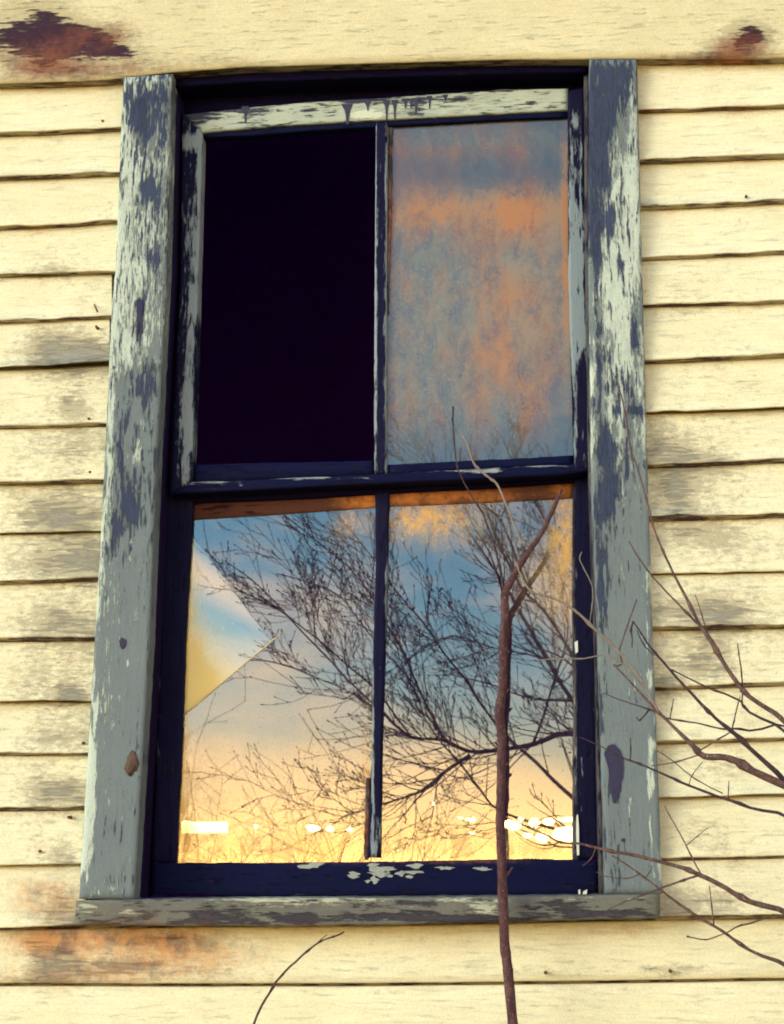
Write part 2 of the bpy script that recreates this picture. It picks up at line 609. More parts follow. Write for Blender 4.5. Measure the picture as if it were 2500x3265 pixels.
# ------------------------------------------------------------------ ground
k = NB('dry_golden_grass')
n1 = k.noise(0.35, detail=6)
n2 = k.noise(14, detail=4)
M_GRASS = k.finish(k.mix(k.math('MULTIPLY', k.math('ADD', n1, n2), 0.5), (0.12, 0.075, 0.025), (0.55, 0.36, 0.12)), 0.9, k.bump(n2, 0.6, 0.05))
me = bpy.data.meshes.new('ground')
GN = 40
vs, fs = [], []
for i in range(GN + 1):
    for j in range(GN + 1):
        u, v = (i / GN - 0.5) * 2, (j / GN - 0.5) * 2
        x, y = math.copysign(abs(u) ** 2.4, u) * 900, math.copysign(abs(v) ** 2.4, v) * 900
        rr = math.hypot(x, y)
        vs.append((x, y, -0.01 + min(rr, 60) * 0.004 * nz(x * 0.05, y * 0.05)))
for i in range(GN):
    for j in range(GN):
        a = i * (GN + 1) + j
        fs.append((a, a + GN + 1, a + GN + 2, a + 1))
me.from_pydata(vs, [], fs)
g = put('ground', me, M_GRASS, smooth=True)
tag(g, 'field of dry golden grass around the old house', None, kind='structure')

# ------------------------------------------------------------------ clapboard wall
wall = empty('clapboard_wall', at(1250, 2754, 0).xy.to_3d())
tag(wall, 'cream painted clapboard house wall with weathered lapped boards around the window', 'wall')


def line_l(a, b):       # heights at x = 110 and at the casing (about x = 330), carried on to the left
    s = (b - a) / 230.0 * 0.75
    return [(-1500, a - s * 1610), (110, a)], b


LEFT = [(264, 262), (429, 417), (571, 560), (728, 714), (881, 874), (1031, 1017), (1183, 1170), (1367, 1360), (1544, 1538),
        (1707, 1700), (1860, 1850), (2045, 2043), (2245, 2244), (2409, 2409), (2585, 2580), (2768, 2763), (2967, 2956)]
RIGHT = [(198, 190), (360, 348), (520, 507), (671, 655), (833, 817), (979, 971), (1160, 1144), (1323, 1312), (1493, 1480),
         (1662, 1652), (1838, 1831), (2010, 2004), (2202, 2190), (2374, 2364), (2559, 2549), (2747, 2740), (2932, 2928)]


def xl(y):              # the boards run in behind the left casing
    return 420 - 0.054 * (y - 250)


def xr(y):
    return 2005 + 0.031 * (y - 200)


GL = [(220, 1800, 260, 900, .035), (300, 1130, 130, 60, .10), (170, 1120, 90, 60, .10), (230, 1290, 60, 40, .10), (280, 1410, 120, 50, .05), (200, 1640, 170, 60, .10), (290, 1790, 80, 50, .12),
      (150, 1800, 100, 50, .06), (200, 1990, 150, 60, .06), (180, 2190, 150, 60, .05), (220, 2350, 150, 50, .06), (190, 2530, 120, 50, .10), (200, 2730, 60, 30, .10),
      (160, 860, 80, 30, .06), (285, 2005, 30, 14, .16), (230, 2215, 40, 18, .16), (215, 2540, 70, 12, .16), (210, 2890, 80, 70, .08), (240, 2935, 70, 20, .12)]
GR = [(2250, 1700, 300, 700, .030), (2130, 1420, 70, 60, .10), (2150, 1560, 60, 70, .12), (2230, 1700, 130, 60, .06), (2200, 1960, 140, 50, .08), (2240, 2110, 110, 60, .09), (2330, 1960, 80, 60, .06),
      (2150, 960, 120, 40, .03), (2250, 1480, 100, 40, .06), (2130, 2180, 50, 30, .10), (2260, 2440, 120, 60, .05), (2220, 2660, 150, 60, .05), (2280, 2880, 120, 50, .08), (2150, 2895, 60, 30, .13)]
STL = [(110, 270, 60, 26, .26), (110, 730, 60, 18, .22), (220, 2890, 180, 90, .20), (120, 2840, 120, 60, .20), (270, 985, 60, 30, .12), (380, 700, 30, 20, .14)]
STR = [(2060, 205, 60, 30, .26), (2330, 195, 120, 24, .30), (2360, 350, 100, 20, .26), (2050, 360, 50, 20, .22), (2370, 510, 90, 18, .22), (2060, 640, 50, 30, .10),
       (2380, 620, 30, 30, .14), (2120, 670, 60, 16, .14), (2200, 2928, 120, 40, .14), (2330, 2745, 90, 20, .18)]


def clap_row(side, upper, lower, k_, gap=None):
    """one lapped board: its face between two joint lines, leaning out to a thick butt edge below"""
    sd = rnd.random() * 60
    ns = 26
    lean = 0.017
    butt = rnd.uniform(9, 13) if gap is None else gap
    if side == 'l':
        s1, s2 = (upper[1] - upper[0]) / 230 * .6, (lower[1] - lower[0]) / 230 * .6
        fu = lambda x: upper[0] + (upper[1] - upper[0]) * (x - 110) / 230 if x > 110 else upper[0] + s1 * (x - 110)
        fl = lambda x: lower[0] + (lower[1] - lower[0]) * (x - 110) / 230 if x > 110 else lower[0] + s2 * (x - 110)
        x0, x1 = -1500, (xl(lower[1]) if k_ not in (4, 5) else 357 - 7 * (k_ - 4))
        blobs, st = GL, STL
    else:
        s1, s2 = (upper[1] - upper[0]) / 330, (lower[1] - lower[0]) / 330
        fu = lambda x: upper[0] + s1 * (x - 2060)
        fl = lambda x: lower[0] + s2 * (x - 2060)
        x0, x1 = xr(lower[0]), 4000
        blobs, st = GR, STR
    V, Fc, att = [], [], []
    ph = rnd.random() * 0.006
    # rows across the board: tucked top, face x4, lip, chamfer, back under
    for i in range(ns + 1):
        s = i / ns
        if side == 'l':
            x = x0 + (x1 - x0) * (1 - (1 - s) ** 2.2)
        else:
            x = x0 + (x1 - x0) * s ** 2.2
        yu, yl = fu(x), fl(x)
        j = 0.8 * nz(x * 0.013, sd) + 0.9 * nz(x * 0.05, sd + 5)
        bt = butt * (1 + 0.55 * nz(x * 0.012, sd + 9))
        rows = [(-10, 0.012), (0.0, -ph), (0.33, -ph - lean * 0.33), (0.66, -ph - lean * 0.66), (0.9, -ph - lean * 0.9)]
        for t, y in rows:
            py = yu + (yl - yu) * t if t > -5 else yu - 14
            V.append(at(x, py, y))
            att.append((x, py))
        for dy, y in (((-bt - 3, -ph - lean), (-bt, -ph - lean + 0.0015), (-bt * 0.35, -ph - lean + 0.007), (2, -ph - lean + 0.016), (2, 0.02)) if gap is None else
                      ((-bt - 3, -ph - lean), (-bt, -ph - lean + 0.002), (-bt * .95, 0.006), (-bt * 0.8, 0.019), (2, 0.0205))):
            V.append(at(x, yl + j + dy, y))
            att.append((x, yl + j + dy))
    n1 = 10
    for i in range(ns):
        for q in range(n1 - 1):
            Fc.append((i * n1 + q, (i + 1) * n1 + q, (i + 1) * n1 + q + 1, i * n1 + q + 1))
    Fc.append(tuple(range(n1)))
    Fc.append(tuple(ns * n1 + q for q in range(n1 - 1, -1, -1)))
    me_ = bpy.data.meshes.new('clapboard')
    me_.from_pydata([tuple(v) for v in V], [], Fc)
    for nm, bl in (('wear', blobs), ('pale', ()), ('tone', st)):
        la = me_.attributes.new(nm, 'FLOAT', 'POINT')
        la.data.foreach_set('value', [gsum(p[0], p[1], bl) for p in att])
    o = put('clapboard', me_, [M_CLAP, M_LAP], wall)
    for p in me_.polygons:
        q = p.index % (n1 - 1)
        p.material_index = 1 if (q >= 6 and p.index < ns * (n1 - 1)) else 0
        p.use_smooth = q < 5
    return o


for side, T in (('l', LEFT), ('r', RIGHT)):
    for i in range(len(T) - 1):
        g_ = None
        if side == 'l':
            g_ = {5: 20, 8: 9, 11: 9, 14: 11, 15: 11}.get(i)
        else:
            g_ = {13: 14, 6: 9, 9: 8}.get(i)
        clap_row(side, T[i], T[i + 1], i, g_)

# frieze board over the window, the skirting plank below the sill and the boards beyond them
FRZ = [(-1500, 300), (107, 264), (330, 256), (548, 232), (800, 214), (1200, 203), (1600, 191), (2060, 189), (2390, 187), (4000, 150)]
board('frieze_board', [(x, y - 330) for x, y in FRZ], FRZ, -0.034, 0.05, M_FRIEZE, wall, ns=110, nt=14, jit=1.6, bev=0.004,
      wear=[(120, 100, 150, 80, .30), (190, 165, 190, 50, .22), (350, 165, 110, 26, .22), (300, 110, 80, 36, .20), (160, 215, 160, 18, .08), (330, 140, 40, 30, .14), (390, 170, 60, 16, .16), (200, 110, 180, 30, .12), (2390, 115, 70, 46, .46), (2300, 150, 70, 14, .28), (1000, 112, 70, 10, .05),
            (560, 200, 260, 26, .10), (720, 200, 60, 16, .12), (300, 235, 260, 18, .10), (1200, 195, 300, 8, .07), (60, 60, 200, 120, .12)],
      tone=[(140, 190, 160, 60, .36), (330, 110, 140, 36, .34), (250, 226, 240, 30, .26), (700, 195, 160, 20, .14), (420, 205, 90, 26, .13), (2360, 150, 100, 46, .52), (2220, 180, 170, 14, .34)], matb=M_LAP)
SK1 = [(-1500, 2990), (107, 2964), (600, 2956), (1250, 2952), (1800, 2940), (2390, 2928), (4000, 2900)]
SK2 = [(-1500, 3140), (107, 3134), (600, 3136), (1250, 3134), (1800, 3128), (2390, 3119), (4000, 3095)]
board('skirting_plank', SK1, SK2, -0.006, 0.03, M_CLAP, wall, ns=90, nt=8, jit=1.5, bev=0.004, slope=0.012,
      wear=[(170, 3060, 70, 60, .15), (330, 3090, 160, 20, .10), (420, 3075, 140, 30, .07), (160, 3120, 120, 16, .16), (700, 3115, 200, 14, .08), (2150, 3090, 160, 20, .07), (1680, 3090, 120, 12, .05), (120, 2990, 50, 40, .08), (500, 2985, 150, 16, .10), (1100, 3085, 10, 20, .16)],
      tone=[(420, 2985, 330, 40, .30), (150, 2995, 130, 50, .26), (330, 3050, 330, 80, .20), (600, 3060, 200, 70, .17), (760, 3040, 200, 60, .10), (250, 3120, 260, 26, .22), (1980, 2965, 130, 20, .30), (1500, 2968, 300, 12, .20), (1990, 3112, 60, 8, .2)], matb=M_LAP)
LOW = [(-1500, 3150), (107, 3143), (600, 3145), (1250, 3143), (1800, 3137), (2390, 3128), (4000, 3104)]
for i in range(6):
    dy0, dy1 = i * 182, i * 182 + 174
    board('clapboard', [(x, y + dy0) for x, y in LOW], [(x, y + dy1) for x, y in LOW], -0.008, 0.03, M_CLAP, wall, ns=40, nt=5, slope=0.012, matb=M_LAP, bev=0.004,
          tone=[(200, 3150, 250, 20, .2)] if i == 0 else ())
for i in range(9):
    dy0, dy1 = -335 - 168 * (i + 1), -335 - 168 * i - 8
    board('clapboard', [(x, y + dy0) for x, y in FRZ], [(x, y + dy1) for x, y in FRZ], -0.012, 0.03, M_CLAP, wall, ns=30, nt=5, slope=0.012, matb=M_LAP)
pa, pb = at(-1500, 1600), at(4000, 1600)
zf = at(1250, 3145 + 6 * 182 - 8).z
box('foundation', pa.x, pb.x, 0.0, 0.2, -0.3, zf + 0.03, M_STONE, wall)

# the sheathing behind the boards, with the opening for the window, and the dark room behind it
o_ = [at(440, 215, 0.03), at(2010, 190, 0.03), at(2010, 2900, 0.03), at(440, 2900, 0.03)]
ox0, ox1, oz0, oz1 = at(455, 1500, 0.03).x, at(1985, 1500, 0.03).x, at(1250, 2905, 0.03).z, at(1250, 205, 0.03).z
ztop = at(1250, -1600).z
box('sheathing', pa.x, ox0, 0.021, 0.05, zf, ztop, M_LAP, wall)
box('sheathing', ox1, pb.x, 0.021, 0.05, zf, ztop, M_LAP, wall)
box('sheathing', ox0, ox1, 0.021, 0.05, oz1, ztop, M_LAP, wall)
box('sheathing', ox0, ox1, 0.021, 0.05, zf, oz0, M_LAP, wall)
RB = 3.0
box('room_floor', pa.x, pb.x, 0.05, RB + 0.1, oz0 - 0.5, oz0 - 0.4, M_FLOOR, wall)
box('room_ceiling', pa.x, pb.x, 0.05, RB + 0.1, ztop - 0.1, ztop, M_ROOM, wall)
box('room_side_wall', pa.x, pa.x + 0.1, 0.052, RB + 0.1, zf, ztop - 0.102, M_ROOM, wall)
box('room_side_wall', pb.x - 0.1, pb.x, 0.052, RB + 0.1, zf, ztop - 0.102, M_ROOM, wall)


def ragged(x0, x1, y0, y1, n=10, j=3):
    if x1 - x0 < 100:
        return blob((x0 + x1) / 2, (y0 + y1) / 2, (x1 - x0) / 2, (y1 - y0) / 2, 14, .14)
    top = [(x0 + (x1 - x0) * i / n, y0 + rnd.uniform(-j, j)) for i in range(n + 1)]
    bot = [(x1 - (x1 - x0) * i / n, y1 + rnd.uniform(-j, j)) for i in range(n + 1)]
    return top + bot


keep_, rnd = rnd, random.Random(3)
chinks = [ragged(480, 728, 2619, 2655, 12, 1.5), blob(812, 2636, 9, 7), blob(995, 2641, 22, 12), blob(1052, 2641, 16, 10), blob(1114, 2646, 14, 9),
          blob(1468, 2609, 10, 5), blob(1507, 2613, 11, 9), blob(1487, 2611, 6, 5), blob(1505, 2655, 9, 6), blob(1381, 2563, 5, 6),
          ragged(1606, 1664, 2612, 2648, 5, 4), blob(1661, 2612, 10, 6), ragged(1684, 1722, 2608, 2636, 4, 4), ragged(1730, 1768, 2606, 2632, 4, 4), ragged(1776, 1850, 2604, 2622, 6, 3),
          ragged(1664, 1700, 2656, 2672, 4, 3), ragged(1706, 1752, 2652, 2688, 4, 3), ragged(1760, 1850, 2634, 2688, 6, 4)]

rnd = keep_


def inside(px, py, poly):
    c = False
    for (xa, ya), (xb, yb) in zip(poly, poly[1:] + poly[:1]):
        if (ya > py) != (yb > py) and px < (xb - xa) * (py - ya) / (yb - ya) + xa:
            c = not c
    return c


# the far wall of the room: boards with chinks of daylight between them at one height
bx = [462 + 4 * i_ for i_ in range(351)]
by = [2548 + 4 * i_ for i_ in range(39)]
bm = bmesh.new()
gv = [[bm.verts.new(at(x_, y_, RB)) for x_ in bx] for y_ in by]
for b_ in range(len(by) - 1):
    for a_ in range(len(bx) - 1):
        cx_, cy_ = bx[a_] + 2, by[b_] + 2
        if not any(inside(cx_, cy_, h_) for h_ in chinks):
            bm.faces.new((gv[b_][a_], gv[b_ + 1][a_], gv[b_ + 1][a_ + 1], gv[b_][a_ + 1]))
XA, XB, YA, YB = bx[0], bx[-1], by[0], by[-1]
for (q0, q1, q2, q3) in ((-2200, XA, -2500, 4300), (XB, 4800, -2500, 4300), (XA, XB, -2500, YA), (XA, XB, YB, 4300)):
    bm.faces.new([bm.verts.new(at(x_, y_, RB)) for x_, y_ in ((q0, q2), (q0, q3), (q1, q3), (q1, q2))])
bmesh.ops.delete(bm, geom=[v for v in bm.verts if not v.link_faces], context='VERTS')
ret = bmesh.ops.extrude_face_region(bm, geom=list(bm.faces))
for e in ret['geom']:
    if isinstance(e, bmesh.types.BMVert):
        e.co.y = RB + 0.03
me = bpy.data.meshes.new('room_back_wall')
bm.to_mesh(me)
bm.free()
put('room_back_wall', me, M_ROOM, wall)

# ------------------------------------------------------------------ the window
win = empty('sash_window', at(1180, 2860, 0))
tag(win, 'tall weathered double hung window in peeling frame with its upper left pane missing', 'window')

lc_out = [(393, 248), (369, 862), (358, 960), (324, 1681), (288, 2290), (257, 2785), (253, 2866)]
lc_in = [(550, 236), (533, 862), (505, 1400), (476, 2076), (429, 2858), (428, 2866)]
board('casing', lc_out, lc_in, -0.036, 0.055, M_CASE, win, ns=150, nt=16, jit=1.6, bev=0.003,
      wear=[(450, 450, 200, 420, .11), (430, 1500, 150, 260, .09), (420, 1100, 120, 200, .06), (450, 350, 40, 70, .13), (500, 300, 60, 60, .10), (520, 420, 30, 90, .10), (450, 430, 24, 60, .08), (470, 600, 16, 40, .14), (510, 600, 30, 100, .08), (440, 700, 60, 180, .04), (495, 850, 40, 120, .06),
            (448, 985, 10, 30, .30), (442, 1050, 10, 40, .16), (480, 1180, 22, 50, .14), (470, 1260, 30, 60, .10), (385, 1640, 40, 60, .13), (420, 1620, 20, 60, .14), (350, 1740, 30, 20, .14), (392, 1480, 24, 60, .08), (365, 1700, 20, 40, .12),
            (340, 1870, 12, 30, .0), (470, 1780, 16, 90, .09), (468, 2060, 10, 160, .06), (455, 2420, 12, 60, .06), (350, 2810, 40, 26, .12), (420, 2800, 12, 40, .10), (380, 2855, 100, 12, .10), (436, 2600, 10, 150, .06)],
      pale=[(450, 520, 200, 420, .17), (420, 1050, 150, 260, .10), (340, 1900, 40, 800, .08), (430, 265, 90, 40, .35), (400, 380, 14, 200, .24), (500, 380, 12, 60, .14), (530, 520, 20, 40, .16), (400, 560, 34, 120, .18), (440, 540, 60, 60, .12), (480, 700, 20, 80, .10), (385, 760, 16, 160, .14), (440, 880, 60, 120, .10),
            (372, 950, 8, 240, .18), (410, 1100, 30, 60, .10), (355, 1250, 10, 160, .20), (400, 1120, 20, 60, .10), (450, 1350, 8, 30, .22), (440, 1440, 14, 40, .22), (350, 1530, 10, 200, .22), (325, 1700, 8, 90, .24), (410, 1460, 40, 50, .10),
            (312, 1900, 8, 120, .20), (302, 2250, 10, 100, .22), (290, 2450, 16, 120, .34), (282, 2620, 16, 120, .36), (268, 2740, 12, 70, .30), (420, 1730, 8, 12, .2), (413, 1780, 5, 20, .2), (418, 2020, 6, 14, .22), (412, 2115, 8, 14, .22), (430, 2260, 6, 16, .18), (340, 2840, 80, 24, .10)],
      tone=[(500, 500, 30, 30, .14), (360, 2860, 90, 10, .06)])
rc_in = [(1879, 190), (1877, 862), (1886, 1567), (1907, 2076), (1929, 2850)]
rc_out = [(2031, 190), (2048, 862), (2062, 1424), (2083, 2076), (2113, 2850)]
board('casing', rc_in, rc_out, -0.036, 0.055, M_CASE, win, ns=150, nt=16, jit=1.6, bev=0.003,
      wear=[(1960, 480, 150, 330, .10), (1960, 1400, 120, 330, .12), (1920, 2100, 30, 600, .08), (1960, 900, 100, 300, .06), (1980, 250, 50, 50, .20), (1900, 330, 30, 200, .14), (1950, 330, 50, 90, .18), (1900, 500, 30, 120, .14), (1930, 560, 14, 40, .24), (1930, 420, 20, 90, .14), (1890, 700, 16, 200, .13), (1905, 780, 12, 100, .18), (1912, 1000, 10, 140, .14),
            (2020, 1050, 10, 80, .24), (2034, 1130, 8, 40, .16), (1935, 700, 30, 80, .08), (2030, 1310, 24, 16, .24), (2010, 760, 6, 50, .10), (1930, 1440, 16, 60, .18), (1950, 1560, 26, 80, .12), (1935, 1600, 18, 40, .16), (2002, 1480, 8, 50, .16),
            (2047, 1640, 5, 40, .20), (1970, 1230, 30, 40, .05), (1925, 1930, 12, 120, .10), (1912, 1780, 8, 160, .08), (1918, 2100, 6, 200, .10), (2065, 2170, 8, 60, .20), (2080, 2340, 8, 60, .12), (2095, 2660, 8, 60, .16), (1940, 2780, 10, 30, .12), (1912, 1400, 10, 300, .05)],
      pale=[(1960, 560, 150, 330, .13), (1960, 1250, 120, 330, .15), (2075, 2200, 20, 700, .10), (2015, 260, 14, 120, .12), (2020, 450, 14, 120, .14), (1915, 490, 26, 24, .34), (2000, 620, 40, 90, .22), (1995, 760, 50, 140, .30), (1960, 860, 50, 120, .22), (1910, 700, 16, 60, .10), (1960, 980, 30, 90, .20), (2000, 1060, 20, 120, .16),
            (1990, 1130, 40, 50, .14), (1985, 1190, 30, 30, .14), (2045, 1150, 8, 100, .18), (1980, 1310, 10, 60, .18), (1940, 700, 10, 60, .10), (1890, 1200, 6, 100, .16), (1888, 1400, 5, 100, .14), (2055, 1380, 6, 80, .18), (1935, 1690, 10, 60, .13), (2070, 1900, 6, 120, .12),
            (2072, 2150, 6, 30, .34), (2080, 2380, 12, 30, .30), (2075, 2500, 8, 60, .20), (2028, 2665, 5, 8, .5), (2108, 2760, 8, 120, .16), (1945, 1300, 16, 100, .08), (1990, 1450, 40, 60, .06), (1925, 1000, 10, 120, .08)],
      tone=[(2060, 2830, 50, 20, .14)])

# patches where the casing paint is off, a rotted knot, chips
plate('bare_patch', [(1926, 2402), (1940, 2376), (1958, 2372), (1978, 2392), (1988, 2420), (1987, 2480), (1978, 2500), (1980, 2516), (1972, 2534), (1965, 2562), (1955, 2560), (1945, 2510), (1940, 2450)], -0.0375, 0.004, M_BARE, win)
plate('bare_patch', [(434, 957), (447, 951), (456, 960), (453, 1010), (456, 1060), (448, 1066), (444, 1025), (438, 1090), (434, 1085), (437, 1010)], -0.0375, 0.004, M_BARE, win)
plate('bare_patch', blob(391, 2050, 10, 20, 8, .25), -0.0375, 0.004, M_BARE, win)
plate('bare_patch', blob(1986, 2679, 6, 7, 8, .2), -0.0375, 0.004, M_BARE, win)
kb = bmesh.new()
bmesh.ops.create_icosphere(kb, subdivisions=3, radius=1.0)
kc = at(420, 2436, -0.036)
for v in kb.verts:
    q = v.co.copy()
    r_ = 1 + 0.45 * nz(q.x * 2.6, q.y * 2.6, q.z * 2.6) + 0.2 * nz(q.x * 7, q.y * 7, q.z * 7)
    v.co = Vector((q.x * 0.013 * r_, q.y * 0.004 * r_, q.z * 0.022 * r_)) + kc + Vector((q.z * 0.003, 0, 0))
me = bpy.data.meshes.new('wood_knot')
kb.to_mesh(me)
kb.free()
put('wood_knot', me, M_KNOT, win, smooth=True)

# head: two stepped dark boards and the soffit
board('head_jamb', [(540, 232), (800, 216), (1200, 205), (1600, 193), (1890, 190)], [(540, 280), (800, 262), (1200, 248), (1600, 236), (1890, 230)], -0.006, 0.10, M_HEAD, win, ns=30, nt=6, jit=0.8, wear=())
board('parting_stop', [(560, 262), (800, 244), (1200, 228), (1600, 212), (1890, 208)], [(560, 385), (800, 358), (1200, 330), (1600, 300), (1890, 290)], 0.052, 0.05, M_HEAD, win, ns=30, nt=6, jit=0.8)

# jambs (their inner faces are what shows beside the sashes)
board('jamb', [(500, 236), (490, 862), (462, 1400), (432, 2076), (390, 2862)], [(551, 236), (535, 862), (507, 1400), (478, 2076), (432, 2862)], -0.004, 0.13, M_JAMB, win, ns=60, nt=6, jit=0.8, pale=[(520, 1330, 20, 80, .12)])
board('jamb_stop', [(545, 300), (528, 862), (500, 1400), (474, 2076), (428, 2860)], [(572, 300), (558, 862), (528, 1400), (496, 2076), (452, 2860)], 0.006, 0.05, M_JAMB, win, ns=60, nt=4, jit=0.8, pale=[(530, 1330, 14, 160, .20), (484, 2080, 24, 420, .20), (462, 2600, 20, 240, .18), (550, 700, 14, 400, .06)])
board('jamb', [(1876, 190), (1876, 862), (1885, 1567), (1906, 2076), (1928, 2856)], [(1925, 190), (1930, 862), (1935, 1567), (1955, 2076), (1975, 2856)], -0.004, 0.13, M_JAMB, win, ns=60, nt=6, jit=0.8)
board('jamb_stop', [(1862, 240), (1866, 862), (1876, 1500), (1890, 1900), (1896, 2076), (1904, 2500), (1912, 2856)], [(1882, 240), (1880, 862), (1889, 1500), (1900, 1900), (1909, 2076), (1921, 2500), (1931, 2856)], 0.006, 0.05, M_PUTTY, win, ns=60, nt=4, jit=0.8, wear=[(1895, 2000, 30, 900, .03)])

# ---- upper sash
ZU = 0.022
us = empty('upper_sash', at(1210, 1570, ZU), win)
us['label'] = 'upper sash with white streaked top rail and one missing pane'
board('stile', [(581, 355), (576, 862), (560, 1250), (543, 1576)], [(647, 425), (634, 862), (624, 1250), (611, 1540)], ZU, 0.036, M_SASH, us, ns=100, nt=10, jit=1.0,
      pale=[(615, 900, 70, 520, .13), (605, 450, 26, 30, .26), (641, 700, 8, 420, .30), (636, 560, 10, 160, .12), (625, 800, 12, 80, .16), (610, 700, 20, 120, .05), (620, 960, 12, 50, .28), (605, 1160, 12, 160, .14), (590, 1300, 20, 120, .12), (600, 1400, 20, 120, .20), (585, 1500, 20, 60, .12), (560, 1400, 10, 100, .08), (600, 390, 20, 20, .10)])
board('stile', [(1810, 290), (1811, 600), (1812, 862), (1822, 1200), (1830, 1490)], [(1862, 280), (1866, 600), (1872, 862), (1878, 1200), (1884, 1500)], ZU, 0.036, M_SASH, us, ns=100, nt=10, jit=1.0,
      pale=[(1840, 800, 50, 560, .10), (1835, 380, 20, 30, .16), (1830, 480, 20, 60, .12), (1820, 620, 14, 90, .12), (1840, 760, 24, 120, .18), (1832, 900, 22, 110, .34), (1840, 1000, 20, 90, .36), (1845, 1080, 26, 60, .26), (1829, 1160, 5, 80, .26), (1836, 1380, 6, 160, .22), (1865, 1420, 12, 100, .12), (1850, 540, 8, 90, .08)],
      wear=[(1850, 1250, 20, 120, .05)])
trA = [(586, 366), (800, 343), (1000, 325), (1250, 311), (1600, 286), (1811, 283)]
trB = [(646, 424), (800, 410), (1000, 396), (1250, 382), (1600, 364), (1811, 352)]
board('top_rail', trA, trB, ZU, 0.036, M_TOPRAIL, us, ns=110, nt=12, jit=1.0,
      wear=[(600, 380, 50, 40, .20), (640, 370, 90, 16, .16), (760, 352, 120, 10, .16), (690, 400, 30, 14, .06), (1120, 320, 60, 12, .16), (1200, 322, 180, 10, .16), (1380, 316, 120, 7, .14), (1330, 340, 20, 14, .08), (1600, 290, 220, 6, .16), (1690, 332, 30, 8, .16), (1760, 340, 20, 8, .12), (860, 405, 90, 6, .08)],
      pale=[(700, 410, 60, 14, .10), (1170, 365, 60, 20, .3), (1330, 370, 160, 20, .14), (1500, 330, 120, 24, .14)])
board('glazing_bead', trB, [(648, 440), (800, 434), (1000, 418), (1250, 403), (1600, 383), (1811, 374)], ZU + 0.006, 0.02, M_SASHX, us, ns=40, nt=4, jit=1.0, pale=[(1420, 385, 30, 14, .12)])
mrA = [(600, 1538), (800, 1530), (1000, 1521), (1200, 1511), (1500, 1497), (1800, 1480), (1884, 1476)]
mrB = [(545, 1576), (800, 1564), (1000, 1553), (1200, 1543), (1500, 1530), (1800, 1514), (1884, 1502)]
board('bottom_rail', mrA, mrB, ZU + 0.002, 0.036, M_SASHX, us, ns=80, nt=6, jit=1.2,
      pale=[(700, 1537, 160, 6, .34), (1000, 1524, 240, 5, .36), (1450, 1503, 180, 7, .30), (1700, 1487, 180, 6, .36), (1200, 1545, 500, 8, .08), (1545, 1500, 60, 10, .26), (768, 1550, 8, 14, .3), (620, 1556, 30, 24, .16), (1480, 1528, 90, 8, .05)])
board('glazing_bead', [(611, 1482), (800, 1476), (1000, 1473), (1196, 1468)], [(611, 1540), (800, 1531), (1000, 1522), (1196, 1513)], ZU + 0.012, 0.02, M_SASHX, us, ns=30, nt=4, jit=0.8)
board('glazing_bead', [(1236, 1482), (1450, 1471), (1650, 1462), (1829, 1452)], [(1236, 1512), (1450, 1501), (1650, 1490), (1829, 1480)], ZU + 0.008, 0.02, M_SASHX, us, ns=30, nt=4, jit=1.5, pale=[(1300, 1500, 90, 12, .08)])
board('muntin', [(1199, 388), (1195, 862), (1193, 1200), (1193, 1514)], [(1237, 386), (1234, 862), (1233, 1200), (1233, 1512)], ZU + 0.004, 0.026, M_SASH, us, ns=70, nt=6, jit=1.0, pale=[(1235, 700, 6, 400, .34), (1196, 800, 5, 800, .34), (1234, 1300, 5, 300, .42), (1214, 900, 30, 700, .06), (1210, 1490, 20, 30, .08)])
board('glazing_bead', [(1235, 400), (1234, 640), (1233, 862), (1233, 1000)], [(1252, 400), (1250, 640), (1243, 862), (1240, 1000)], ZU + 0.010, 0.012, M_PUTTY, us, ns=50, nt=4, jit=3.0, wear=[(1246, 500, 10, 80, .14), (1240, 720, 10, 60, .2)], tone=[(1248, 480, 12, 30, .3), (1248, 640, 12, 90, .34), (1246, 800, 12, 120, .34)], pale=[(1237, 460, 4, 100, .2)])


